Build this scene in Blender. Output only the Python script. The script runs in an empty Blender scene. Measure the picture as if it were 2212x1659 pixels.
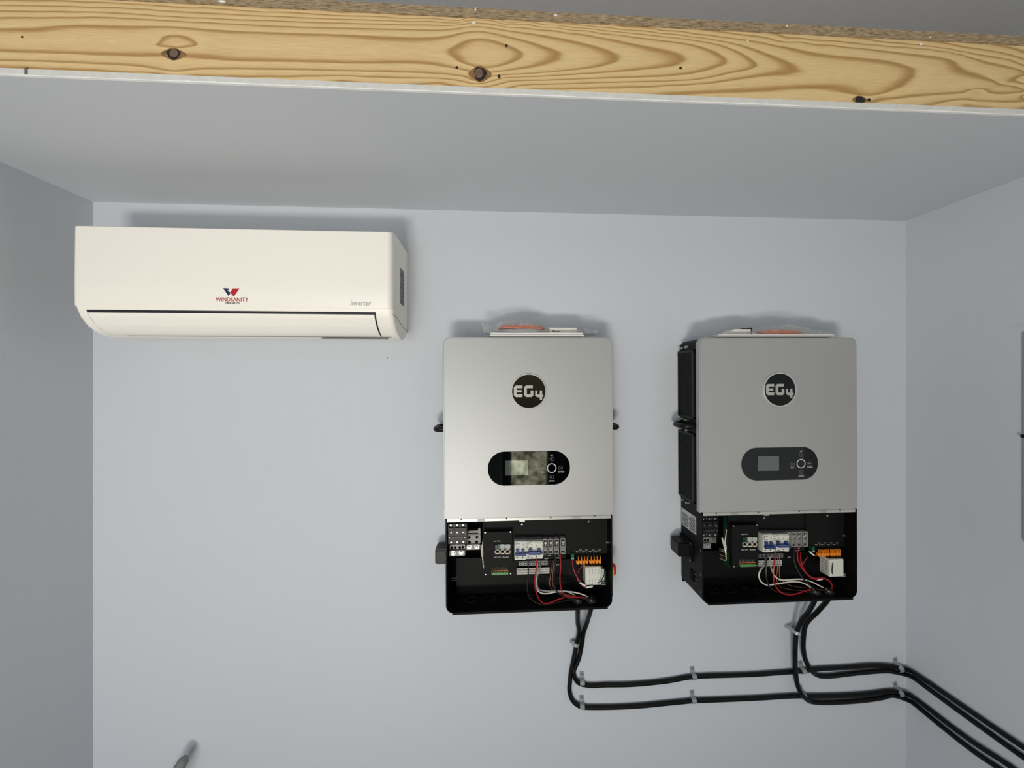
import bpy, bmesh, math, random
import numpy as np
from mathutils import Vector, Matrix
random.seed(7)
SC = bpy.context.scene
COL = SC.collection
# ---------------------------------------------------------------- camera, light, exposure
F = 830.0; TY = 45/830.0; HZ = 812.0; YW = 1.2; CZ = 1.55
cam_d = bpy.data.cameras.new('camera'); cam = bpy.data.objects.new('camera', cam_d); COL.objects.link(cam)
cam.location = (0, 0, CZ); cam.rotation_euler = (math.pi/2, 0, -math.atan(TY))
cam_d.sensor_width = 36; cam_d.lens = F/2212*36; cam_d.shift_y = -17.5/2212
cam_d.clip_start = .01; cam_d.clip_end = 100
SC.camera = cam
SC.view_settings.view_transform = 'Standard'; SC.view_settings.look = 'None'
SC.view_settings.gamma = 1; SC.view_settings.exposure = 0.12
SC.view_settings.use_curve_mapping = False
SC.cycles.max_bounces = 8; SC.cycles.diffuse_bounces = 5; SC.cycles.glossy_bounces = 4; SC.cycles.transparent_max_bounces = 16
SC.cycles.caustics_reflective = False; SC.cycles.caustics_refractive = False
W = bpy.data.worlds.new('sky'); SC.world = W; W.use_nodes = True
bg = W.node_tree.nodes['Background']
sky = W.node_tree.nodes.new('ShaderNodeTexSky'); sky.sky_type = 'NISHITA'
sky.sun_elevation = math.radians(48); sky.sun_rotation = math.radians(150); sky.sun_disc = False
W.node_tree.links.new(sky.outputs[0], bg.inputs[0]); bg.inputs[1].default_value = .10

YF = -1.62      # the wall with the doorway, behind the camera
def area(name, loc, size, power, col, direction):
    d = bpy.data.lights.new(name, 'AREA'); d.shape = 'RECTANGLE'; d.size, d.size_y = size
    d.energy = power; d.color = col
    o = bpy.data.objects.new(name, d); COL.objects.link(o); o.location = loc
    o.rotation_euler = Vector(direction).to_track_quat('-Z', 'Y').to_euler()
    return o
# sunlit ground just outside the doorway throws light up and in; the sky above it throws light down and in
area('daylight_ground', (-.42, YF-.30, .03), (.78, .50), 78, (1.0, .955, .87), (0, .35, 1))
area('daylight_sky', (-.86, YF-.10, 1.05), (.55, 1.5), 14.5, (.93, .965, 1.0), (-.08, 1, -.05))
gap = area('daylight_gap', (.375, YF-.08, .66), (.37, .64), 2.0, (1, 1, 1), (.1, 1, -.1))
# noise imitates leafy daylight; the narrow opening beside the post is added
gap.data.use_nodes = True; nt = gap.data.node_tree; em = nt.nodes['Emission']
ge = nt.nodes.new('ShaderNodeNewGeometry'); nz = nt.nodes.new('ShaderNodeTexNoise'); nz.inputs['Scale'].default_value = 14; nz.inputs['Detail'].default_value = 6
cr = nt.nodes.new('ShaderNodeValToRGB'); cr.color_ramp.elements[0].position = .35; cr.color_ramp.elements[0].color = (.16, .18, .09, 1); cr.color_ramp.elements[1].position = .68; cr.color_ramp.elements[1].color = (1.6, 1.55, 1.1, 1)
nt.links.new(ge.outputs['Position'], nz.inputs['Vector']); nt.links.new(nz.outputs[0], cr.inputs[0]); nt.links.new(cr.outputs[0], em.inputs[0])

# ---------------------------------------------------------------- picture point -> world point on plane Y
def inv(px, py, Y):
    p = px-1106; t = (p+F*TY)/(F-p*TY)
    c = 1/math.sqrt(1+TY*TY); s = TY*c
    X = t*Y
    return X, Y, CZ+(HZ-py)*(Y*c+X*s)/F
def invX(px, py, X):
    p = px-1106; t = (p+F*TY)/(F-p*TY)
    return inv(px, py, X/t)

# ---------------------------------------------------------------- materials
MATS = {}
def mat(name, col, rough=.5, metal=0., spec=.5, noise=None, bump=None, coat=0, emit=None, alpha=None, trans=None):
    if name in MATS: return MATS[name]
    m = bpy.data.materials.new(name); m.use_nodes = True; nt = m.node_tree; b = nt.nodes['Principled BSDF']
    lin = [((c/255)/12.92 if c/255 <= .04045 else ((c/255+.055)/1.055)**2.4) for c in col]
    b.inputs['Base Color'].default_value = (*lin, 1)
    b.inputs['Roughness'].default_value = rough; b.inputs['Metallic'].default_value = metal
    b.inputs['Specular IOR Level'].default_value = spec
    b.inputs['Coat Weight'].default_value = coat; b.inputs['Coat Roughness'].default_value = .03
    if trans: b.inputs['Transmission Weight'].default_value = trans
    tc = nt.nodes.new('ShaderNodeTexCoord')
    n = nt.nodes.new('ShaderNodeTexNoise'); n.inputs['Scale'].default_value = (noise or (60, 0))[0]; n.inputs['Detail'].default_value = 6
    nt.links.new(tc.outputs['Object'], n.inputs['Vector'])
    amt = (noise or (60, .03))[1]
    mx = nt.nodes.new('ShaderNodeMix'); mx.data_type = 'RGBA'; mx.blend_type = 'MULTIPLY'; mx.inputs[0].default_value = 1
    rp = nt.nodes.new('ShaderNodeMapRange'); rp.inputs[1].default_value = .3; rp.inputs[2].default_value = .7
    rp.inputs[3].default_value = 1-amt; rp.inputs[4].default_value = 1.0
    nt.links.new(n.outputs[0], rp.inputs[0]); mx.inputs[6].default_value = (*lin, 1)
    nt.links.new(rp.outputs[0], mx.inputs[7]); nt.links.new(mx.outputs[2], b.inputs['Base Color'])
    if bump:
        n2 = nt.nodes.new('ShaderNodeTexNoise'); n2.inputs['Scale'].default_value = bump[0]; n2.inputs['Detail'].default_value = 4
        nt.links.new(tc.outputs['Object'], n2.inputs['Vector'])
        bp = nt.nodes.new('ShaderNodeBump'); bp.inputs['Strength'].default_value = bump[1]; bp.inputs['Distance'].default_value = .002
        nt.links.new(n2.outputs[0], bp.inputs['Height']); nt.links.new(bp.outputs[0], b.inputs['Normal'])
    MATS[name] = m; return m
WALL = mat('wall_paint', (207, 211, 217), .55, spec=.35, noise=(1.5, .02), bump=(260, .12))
WALL_SHADED = mat('wall_paint_shaded', (202, 206, 211), .55, spec=.35, noise=(1.5, .02), bump=(260, .12))  # same paint, coloured darker for the shade on the left wall
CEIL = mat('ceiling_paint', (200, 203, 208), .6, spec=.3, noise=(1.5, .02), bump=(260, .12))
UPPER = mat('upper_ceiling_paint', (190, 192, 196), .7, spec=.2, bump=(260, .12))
FLOOR = mat('floor_board', (80, 70, 56), .7, noise=(8, .3))
GYPS = mat('gypsum_edge', (216, 216, 212), .8, noise=(70, .12), bump=(120, .4))
PAPER = mat('torn_paper', (240, 240, 236), .8, noise=(60, .05))
ACW = mat('warm_white_plastic', (255, 250, 240), .38, spec=.4, noise=(3, .01))
ACD = mat('slot_black', (22, 18, 28), .6)
ACG = mat('grey_print', (172, 174, 172), .6)
LOGOR = mat('logo_red', (190, 30, 40), .5); LOGOB = mat('logo_blue', (26, 30, 92), .5); LOGOK = mat('logo_grey', (110, 105, 100), .5)
STICK = mat('sticker_grey', (120, 128, 130), .5, noise=(400, .2))
SILV = mat('silver_paint', (184, 184, 183), .5, metal=.45, spec=.5, noise=(900, .05))
SILE = mat('silver_edge', (196, 195, 190), .35, metal=.4)
BLK = mat('black_powder_coat', (9, 9, 10), .55, spec=.18, noise=(400, .1), bump=(500, .2))
BLKP = mat('black_plate', (20, 20, 20), .6, spec=.15, noise=(400, .1))
BLKI = mat('black_inside', (9, 9, 10), .8, spec=.1)
BPLA = mat('black_plastic', (12, 12, 13), .42, spec=.3)
GLASS = mat('gloss_black_glass', (4, 5, 7), .03, spec=.42, coat=.3)
SCREEN = mat('lcd_screen', (84, 92, 86), .05, metal=.15, spec=1.0, coat=1.0)
CHROME = mat('chrome', (228, 232, 228), .2, metal=.7)
BADGL = mat('badge_letter', (198, 198, 194), .3, metal=.5)
METAL = mat('tinned_metal', (140, 138, 134), .5, metal=.3, noise=(300, .12))
SCREWM = mat('zinc_screw', (190, 190, 188), .3, metal=.85)
GALV = mat('galvanised_steel', (180, 184, 186), .35, metal=.35, noise=(200, .25))
WPLA = mat('off_white_plastic', (214, 214, 202), .5, noise=(200, .03))
GREYP = mat('grey_plastic', (120, 120, 120), .45)
BLUE = mat('blue_toggle', (32, 54, 112), .4)
PRINT = mat('dark_print', (88, 88, 86), .6); WPRINT = mat('white_print', (205, 205, 205), .6)
GPRINT = mat('faint_print', (130, 130, 130), .6)
LABEL = mat('label_grey', (200, 198, 190), .6)
ORANGE = mat('orange_lever', (240, 140, 30), .4); GREEN = mat('green_terminal', (84, 140, 76), .45)
PCB = mat('green_board', (14, 82, 52), .4, noise=(300, .4)); RUST = mat('terminal_orange', (190, 110, 70), .5)
BEIGE = mat('jack_beige', (214, 206, 186), .45)
RED = mat('red_insulation', (165, 24, 36), .35); WHITE = mat('white_insulation', (226, 222, 208), .4)
COPPER = mat('bare_copper', (200, 140, 105), .35, metal=.8); KWIRE = mat('black_insulation', (26, 26, 27), .4)
CABLE = mat('black_cable_jacket', (9, 9, 10), .42, spec=.3, noise=(300, .15), bump=(300, .15))
REDSW = mat('red_switch', (190, 18, 30), .35); YEL = mat('yellow_collar', (225, 190, 50), .4)
PANEL = mat('panel_grey', (150, 151, 152), .45, spec=.4)
COILO = mat('orange_patch_cable', (208, 110, 62), .45); COILG = mat('grey_patch_cable', (172, 170, 168), .45)
BOOK = mat('booklet_white', (236, 234, 230), .5)
CARD = mat('card_white', (228, 226, 214), .6)
STUB = mat('grey_rubber', (118, 124, 122), .7)

def film():
    m = bpy.data.materials.new('clear_film'); m.use_nodes = True; nt = m.node_tree; nt.nodes.clear(); L = nt.links.new
    out = nt.nodes.new('ShaderNodeOutputMaterial'); mix = nt.nodes.new('ShaderNodeMixShader')
    t = nt.nodes.new('ShaderNodeBsdfTransparent'); t.inputs[0].default_value = (.97, .97, .97, 1)
    g = nt.nodes.new('ShaderNodeBsdfPrincipled')
    g.inputs['Base Color'].default_value = (.86, .86, .86, 1); g.inputs['Roughness'].default_value = .16; g.inputs['Specular IOR Level'].default_value = 1.
    lw = nt.nodes.new('ShaderNodeLayerWeight'); lw.inputs[0].default_value = .35
    mr = nt.nodes.new('ShaderNodeMapRange'); mr.inputs[3].default_value = .03; mr.inputs[4].default_value = .45
    tc = nt.nodes.new('ShaderNodeTexCoord'); mp = nt.nodes.new('ShaderNodeMapping'); mp.inputs['Scale'].default_value = (60, 60, 90); mp.inputs['Rotation'].default_value = (0, .5, 0)
    nz = nt.nodes.new('ShaderNodeTexNoise'); nz.inputs['Scale'].default_value = 1.; nz.inputs['Detail'].default_value = 3; nz.inputs['Distortion'].default_value = 1.5
    # creases: thin ridges where the noise crosses its middle value
    a = nt.nodes.new('ShaderNodeMath'); a.operation = 'SUBTRACT'; a.inputs[1].default_value = .5
    b = nt.nodes.new('ShaderNodeMath'); b.operation = 'ABSOLUTE'
    c = nt.nodes.new('ShaderNodeMapRange'); c.inputs[1].default_value = 0; c.inputs[2].default_value = .022; c.inputs[3].default_value = .75; c.inputs[4].default_value = 0
    mx = nt.nodes.new('ShaderNodeMath'); mx.operation = 'MAXIMUM'
    bp = nt.nodes.new('ShaderNodeBump'); bp.inputs['Strength'].default_value = 1.; bp.inputs['Distance'].default_value = .006
    L(tc.outputs['Object'], mp.inputs[0]); L(mp.outputs[0], nz.inputs[0]); L(nz.outputs[0], a.inputs[0]); L(a.outputs[0], b.inputs[0]); L(b.outputs[0], c.inputs[0])
    L(nz.outputs[0], bp.inputs['Height']); L(bp.outputs[0], g.inputs['Normal'])
    L(lw.outputs['Facing'], mr.inputs[0]); L(mr.outputs[0], mx.inputs[0]); L(c.outputs[0], mx.inputs[1]); L(mx.outputs[0], mix.inputs[0])
    L(t.outputs[0], mix.inputs[1]); L(g.outputs[0], mix.inputs[2]); L(mix.outputs[0], out.inputs[0])
    return m
FILM = film()
def osb():
    m = bpy.data.materials.new('strand_board_edge'); m.use_nodes = True; nt = m.node_tree; b = nt.nodes['Principled BSDF']
    tc = nt.nodes.new('ShaderNodeTexCoord'); mp = nt.nodes.new('ShaderNodeMapping'); mp.inputs['Scale'].default_value = (60, 60, 420)
    n = nt.nodes.new('ShaderNodeTexNoise'); n.inputs['Scale'].default_value = 1; n.inputs['Detail'].default_value = 5; n.inputs['Roughness'].default_value = .7
    cr = nt.nodes.new('ShaderNodeValToRGB'); e = cr.color_ramp.elements
    e[0].position = .30; e[0].color = (.10, .06, .03, 1); e[1].position = .70; e[1].color = (.58, .45, .28, 1)
    k = cr.color_ramp.elements.new(.48); k.color = (.34, .25, .145, 1)
    n2 = nt.nodes.new('ShaderNodeTexNoise'); n2.inputs['Scale'].default_value = 9; n2.inputs['Detail'].default_value = 6; n2.inputs['Roughness'].default_value = .7
    st = nt.nodes.new('ShaderNodeMapRange'); st.inputs[1].default_value = .66; st.inputs[2].default_value = .70
    mx = nt.nodes.new('ShaderNodeMix'); mx.data_type = 'RGBA'; mx.inputs[7].default_value = (.6, .58, .52, 1)
    nt.links.new(tc.outputs['Object'], mp.inputs[0]); nt.links.new(mp.outputs[0], n.inputs[0]); nt.links.new(n.outputs[0], cr.inputs[0])
    nt.links.new(tc.outputs['Object'], n2.inputs[0]); nt.links.new(n2.outputs[0], st.inputs[0]); nt.links.new(st.outputs[0], mx.inputs[0])
    nt.links.new(cr.outputs[0], mx.inputs[6]); nt.links.new(mx.outputs[2], b.inputs['Base Color'])
    bp = nt.nodes.new('ShaderNodeBump'); bp.inputs['Strength'].default_value = .7; bp.inputs['Distance'].default_value = .003
    nt.links.new(n.outputs[0], bp.inputs['Height']); nt.links.new(bp.outputs[0], b.inputs['Normal']); b.inputs['Roughness'].default_value = .85
    return m
OSB = osb()
def pine():
    m = bpy.data.materials.new('pine_grain'); m.use_nodes = True; nt = m.node_tree; b = nt.nodes['Principled BSDF']; L = nt.links.new
    at = nt.nodes.new('ShaderNodeAttribute'); at.attribute_name = 'ring'
    tc = nt.nodes.new('ShaderNodeTexCoord')
    mp = nt.nodes.new('ShaderNodeMapping'); mp.inputs['Scale'].default_value = (6, 20, 70)
    n = nt.nodes.new('ShaderNodeTexNoise'); n.inputs['Scale'].default_value = 1.; n.inputs['Detail'].default_value = 5
    L(tc.outputs['Object'], mp.inputs[0]); L(mp.outputs[0], n.inputs[0])
    a = nt.nodes.new('ShaderNodeMath'); a.operation = 'MULTIPLY_ADD'; a.inputs[1].default_value = .22; L(n.outputs[0], a.inputs[0]); L(at.outputs['Fac'], a.inputs[2])
    f = nt.nodes.new('ShaderNodeMath'); f.operation = 'FRACT'; a2 = nt.nodes.new('ShaderNodeMath'); a2.inputs[1].default_value = .39
    L(a.outputs[0], a2.inputs[0]); L(a2.outputs[0], f.inputs[0])
    cr = nt.nodes.new('ShaderNodeValToRGB'); els = cr.color_ramp.elements
    pale = (.74, .545, .275, 1); dark = (.47, .29, .115, 1)
    els[0].position = 0; els[0].color = pale; els[1].position = 1; els[1].color = pale
    for p, c in ((.33, dark), (.40, (.42, .245, .088, 1)), (.52, (.52, .335, .14, 1)), (.66, (.69, .49, .235, 1)), (.27, (.67, .475, .225, 1)), (.20, pale)):
        k = els.new(p); k.color = c
    L(f.outputs[0], cr.inputs[0])
    mp2 = nt.nodes.new('ShaderNodeMapping'); mp2.inputs['Scale'].default_value = (25, 50, 900)
    n2 = nt.nodes.new('ShaderNodeTexNoise'); n2.inputs['Scale'].default_value = 1; n2.inputs['Detail'].default_value = 3
    L(tc.outputs['Object'], mp2.inputs[0]); L(mp2.outputs[0], n2.inputs[0])
    mr = nt.nodes.new('ShaderNodeMapRange'); mr.inputs[1].default_value = .3; mr.inputs[2].default_value = .7; mr.inputs[3].default_value = .88; mr.inputs[4].default_value = 1.06
    L(n2.outputs[0], mr.inputs[0])
    mx = nt.nodes.new('ShaderNodeMix'); mx.data_type = 'RGBA'; mx.blend_type = 'MULTIPLY'; mx.inputs[0].default_value = 1
    L(cr.outputs[0], mx.inputs[6]); L(mr.outputs[0], mx.inputs[7]); L(mx.outputs[2], b.inputs['Base Color'])
    b.inputs['Roughness'].default_value = .6; b.inputs['Specular IOR Level'].default_value = .25
    bp = nt.nodes.new('ShaderNodeBump'); bp.inputs['Strength'].default_value = .25; bp.inputs['Distance'].default_value = .001
    L(n2.outputs[0], bp.inputs['Height']); L(bp.outputs[0], b.inputs['Normal'])
    return m
PINE = pine()
KNOT = mat('knot_dark', (44, 32, 26), .75, noise=(160, .75), bump=(160, 1.))
KNOTR = mat('knot_rim', (156, 116, 70), .7, noise=(120, .5))

# ---------------------------------------------------------------- mesh helpers
def link(name, me, m, parent=None):
    o = bpy.data.objects.new(name, me); COL.objects.link(o)
    if parent: o.parent = parent
    for mm in (m if isinstance(m, (list, tuple)) else [m]): me.materials.append(mm)
    return o
def smooth(me, ang=35):
    me.polygons.foreach_set('use_smooth', [True]*len(me.polygons))
    me.set_sharp_from_angle(angle=math.radians(ang))
class MB:
    def __init__(s): s.bm = bmesh.new()
    def box(s, x0, x1, y0, y1, z0, z1, bev=0, seg=2):
        x0, x1 = min(x0, x1), max(x0, x1); y0, y1 = min(y0, y1), max(y0, y1); z0, z1 = min(z0, z1), max(z0, z1)
        vs = [s.bm.verts.new(v) for v in ((x0,y0,z0),(x1,y0,z0),(x1,y1,z0),(x0,y1,z0),(x0,y0,z1),(x1,y0,z1),(x1,y1,z1),(x0,y1,z1))]
        fs = [s.bm.faces.new([vs[i] for i in q]) for q in ((3,2,1,0),(4,5,6,7),(0,1,5,4),(1,2,6,5),(2,3,7,6),(3,0,4,7))]
        if bev:
            es = list({e for f in fs for e in f.edges})
            bmesh.ops.bevel(s.bm, geom=es, offset=bev, segments=seg, affect='EDGES', clamp_overlap=True)
        return s
    def prism(s, pts, y0, y1, axis='y', bev=0):
        """closed outline pts (a,b) extruded along an axis"""
        def P(a, b, t): return {'y': (a, t, b), 'x': (t, a, b), 'z': (a, b, t)}[axis]
        A = [s.bm.verts.new(P(a, b, y0)) for a, b in pts]; B = [s.bm.verts.new(P(a, b, y1)) for a, b in pts]
        n = len(pts); fs = []
        for i in range(n):
            j = (i+1) % n; fs.append(s.bm.faces.new((A[i], A[j], B[j], B[i])))
        fa = s.bm.faces.new(A[::-1]); fb = s.bm.faces.new(B); fs += [fa, fb]
        bmesh.ops.recalc_face_normals(s.bm, faces=fs)
        if bev:
            es = list(set(list(fa.edges)+list(fb.edges)))
            bmesh.ops.bevel(s.bm, geom=es, offset=bev, segments=3, affect='EDGES', clamp_overlap=True)
        return s
    def cyl(s, c, r, h, axis='y', n=20, r2=None, bev=0):
        """cylinder starting at c, growing h along axis"""
        r2 = r if r2 is None else r2
        def P(a, b, t):
            x, y, z = c
            return {'y': (x+a, y+t, z+b), 'x': (x+t, y+a, z+b), 'z': (x+a, y+b, z+t)}[axis]
        A = []; B = []
        for i in range(n):
            w = 2*math.pi*i/n; A.append(s.bm.verts.new(P(r*math.cos(w), r*math.sin(w), 0))); B.append(s.bm.verts.new(P(r2*math.cos(w), r2*math.sin(w), h)))
        fs = [s.bm.faces.new((A[i], A[(i+1) % n], B[(i+1) % n], B[i])) for i in range(n)]
        fa = s.bm.faces.new(A[::-1]); fb = s.bm.faces.new(B); fs += [fa, fb]
        bmesh.ops.recalc_face_normals(s.bm, faces=fs)
        if bev: bmesh.ops.bevel(s.bm, geom=list(set(list(fa.edges)+list(fb.edges))), offset=bev, segments=2, affect='EDGES', clamp_overlap=True)
        return s
    def ring(s, c, ro, ri, h, axis='y', n=40):
        def P(a, b, t):
            x, y, z = c
            return {'y': (x+a, y+t, z+b), 'x': (x+t, y+a, z+b), 'z': (x+a, y+b, z+t)}[axis]
        R = []
        for i in range(n):
            w = 2*math.pi*i/n; cs, sn = math.cos(w), math.sin(w)
            R.append([s.bm.verts.new(P(r*cs, r*sn, t)) for r, t in ((ro, 0), (ro, h), (ri, h), (ri, 0))])
        fs = []
        for i in range(n):
            a, b = R[i], R[(i+1) % n]
            for k in range(4): fs.append(s.bm.faces.new((a[k], b[k], b[(k+1) % 4], a[(k+1) % 4])))
        bmesh.ops.recalc_face_normals(s.bm, faces=fs); return s
    def tube(s, pts, r, n=10, sub=6, closed=False):
        P = spline([Vector(p) for p in pts], sub, closed)
        rr = r if callable(r) else (lambda u: r)
        up = Vector((0, 0, 1)); rings = []; N = len(P)
        T0 = (P[1]-P[0]).normalized(); nrm = T0.orthogonal().normalized()
        for i, p in enumerate(P):
            if closed: T = (P[(i+1) % N]-P[i-1]).normalized()
            else: T = (P[min(i+1, N-1)]-P[max(i-1, 0)]).normalized()
            nrm = (nrm-T*nrm.dot(T)).normalized(); bn = T.cross(nrm); q = rr(i/(N-1))
            rings.append([s.bm.verts.new(p+nrm*(q*math.cos(2*math.pi*k/n))+bn*(q*math.sin(2*math.pi*k/n))) for k in range(n)])
        m = N if closed else N-1
        for i in range(m):
            a, b = rings[i], rings[(i+1) % N]
            for k in range(n): s.bm.faces.new((a[k], a[(k+1) % n], b[(k+1) % n], b[k]))
        if not closed: s.bm.faces.new(rings[0][::-1]); s.bm.faces.new(rings[-1])
        return s
    def build(s, name, m, parent=None, ang=35):
        me = bpy.data.meshes.new(name); bmesh.ops.recalc_face_normals(s.bm, faces=s.bm.faces); s.bm.to_mesh(me); s.bm.free(); smooth(me, ang)
        return link(name, me, m, parent)
def spline(P, sub=6, closed=False):
    if len(P) == 2: return P
    out = []; n = len(P); m = n if closed else n-1
    for i in range(m):
        g = (lambda k: P[k % n]) if closed else (lambda k: P[max(0, min(n-1, k))])
        a, b, c, d = g(i-1), g(i), g(i+1), g(i+2)
        for k in range(sub):
            t = k/sub
            out.append(.5*((2*b)+(c-a)*t+(2*a-5*b+4*c-d)*t*t+(3*b-a-3*c+d)*t**3))
    if not closed: out.append(P[-1])
    return out
def rrect(x0, x1, z0, z1, r, n=6, corners=(1, 1, 1, 1)):
    """outline counter-clockwise from bottom left; corners: bl br tr tl"""
    pts = []
    for (cx, cz, a0, on) in ((x0, z0, 180, corners[0]), (x1, z0, 270, corners[1]), (x1, z1, 0, corners[2]), (x0, z1, 90, corners[3])):
        if not on: pts.append((cx, cz)); continue
        ox = cx+r if cx == x0 else cx-r; oz = cz+r if cz == z0 else cz-r
        for i in range(n+1):
            w = math.radians(a0+90*i/n); pts.append((ox+r*math.cos(w), oz+r*math.sin(w)))
    return pts
def text_mesh(s, ext=.0002, shear=0., bold=0.):
    c = bpy.data.curves.new('lettering', 'FONT'); c.body = s; c.extrude = 0; c.shear = shear; c.resolution_u = 3; c.offset = bold
    o = bpy.data.objects.new('lettering_tmp', c); COL.objects.link(o)
    dg = bpy.context.evaluated_depsgraph_get(); me = bpy.data.meshes.new_from_object(o.evaluated_get(dg)); bpy.data.objects.remove(o); bpy.data.curves.remove(c)
    return me
def text(s, x0, x1, z0, z1, y, m, parent, shear=0., bold=.01, name='lettering', M=None):
    """fit the words into the rectangle on the plane y, facing the camera"""
    if x1 < x0: x0, x1 = x1, x0
    if z1 < z0: z0, z1 = z1, z0
    me = text_mesh(s, shear=shear, bold=bold); co = np.empty(len(me.vertices)*3); me.vertices.foreach_get('co', co); co = co.reshape(-1, 3)
    a, b = co[:, 0].min(), co[:, 0].max(); c, d = co[:, 1].min(), co[:, 1].max()
    out = np.empty_like(co); out[:, 0] = x0+(co[:, 0]-a)/(b-a)*(x1-x0); out[:, 2] = z0+(co[:, 1]-c)/(d-c)*(z1-z0); out[:, 1] = y
    if M is not None: out = np.array([M(*p) for p in out])
    me.vertices.foreach_set('co', out.ravel()); me.update()
    bm = bmesh.new(); bm.from_mesh(me); r = bmesh.ops.extrude_face_region(bm, geom=list(bm.faces))
    v = [g for g in r['geom'] if isinstance(g, bmesh.types.BMVert)]
    bmesh.ops.translate(bm, verts=v, vec=(0, -.0004, 0) if M is None else M('n')); bmesh.ops.recalc_face_normals(bm, faces=bm.faces)
    bm.to_mesh(me); bm.free(); me.materials.clear()
    return link(name, me, m, parent)
def thing(name, label, cat, loc=(0, 0, 0), group=None):
    o = bpy.data.objects.new(name, None); COL.objects.link(o); o.location = loc; o.empty_display_size = .05
    return tag(o, label, cat, group)
def tag(o, label, cat, group=None):
    o['label'] = label; o['category'] = cat
    if group: o['group'] = group
    return o
def struct(o, label=None):
    o['kind'] = 'structure'
    if label: o['label'] = label
    return o

# ---------------------------------------------------------------- the room
XL, XR = -1.174, 1.3717
ZS = CZ+.5135            # underside of the lowered ceiling
ZU = CZ+.86             # high ceiling
YB = .703                # front face of the timber
T = .1
struct(MB().box(XL-T, XR+T, YW, YW+T, 0, ZU).build('wall_back', WALL), 'pale grey painted back wall carrying the appliances')
struct(MB().box(XL-T, XL, YF-T, YW, 0, ZU).build('wall_left', WALL_SHADED), 'grey painted side wall on the left')
struct(MB().box(XR, XR+T, YF-T, YW, 0, ZU).build('wall_right', WALL), 'grey painted side wall on the right')
struct(MB().box(XL-T, XR+T, YF-T, YW+T, -T, 0).build('floor', FLOOR), 'floor of the small room')
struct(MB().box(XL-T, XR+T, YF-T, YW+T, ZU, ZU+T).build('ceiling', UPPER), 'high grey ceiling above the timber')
fw = MB()
DX0, DX1, DX2, DX3, DZ = -1.15, .10, .20, .56, 2.0  # added post splits the doorway, blocking light where the viewer stands
for a, b in ((XL, DX0), (DX1, DX2), (DX3, XR)): fw.box(a, b, YF-T, YF, 0, DZ)
fw.box(XL, XR, YF-T, YF, DZ, ZU)
struct(fw.build('wall_front', mat('dark_absorbing_wall', (52, 46, 37), .8, noise=(12, .4))), 'wall with the doorway and an added post, behind the viewer')  # unseen front wall coloured dark to cut bounced light
g = MB().box(-6, 6, -9, YF-T-.001, -.12, -.02).build('ground', mat('outdoor_ground', (150, 140, 105), .9, noise=(3, .3)))
struct(g, 'sunlit ground outside the doorway')
# lowered ceiling: drywall sheet whose cut edge shows under the timber
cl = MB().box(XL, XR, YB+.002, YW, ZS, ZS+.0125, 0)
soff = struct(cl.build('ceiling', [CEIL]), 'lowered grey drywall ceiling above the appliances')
ed = MB().box(XL, XR, YB-.0012, YB+.002, ZS+.001, ZS+.0122, 0).build('drywall_edge', GYPS, soff)
# torn paper lip along the cut
bm = bmesh.new(); prev = None; x = XL
while x < XR:
    h = .0004+.0014*abs(math.sin(x*9)+.6*math.sin(x*23))*random.uniform(.3, 1.)
    z = ZS+.0005; y = YB-.0014
    q = [bm.verts.new(p) for p in ((x, y-.0008, z-.0004), (x, y-.0012, z+h), (x, YB+.003, z+h), (x, YB+.003, z-.0004))]
    if prev:
        for k in range(4): bm.faces.new((prev[k], q[k], q[(k+1) % 4], prev[(k+1) % 4]))
    prev = q; x += random.uniform(.004, .014)
me = bpy.data.meshes.new('torn_paper_lip'); bmesh.ops.recalc_face_normals(bm, faces=bm.faces); bm.to_mesh(me); bm.free(); link('torn_paper_lip', me, PAPER, soff)
nk = inv(56, 157, YB-.0012)
MB().box(nk[0]-.002, nk[0]+.003, YB-.0016, YB-.001, ZS+.001, ZS+.0145).build('pencil_mark', mat('pencil_grey', (105, 100, 95), .8), soff)

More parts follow.
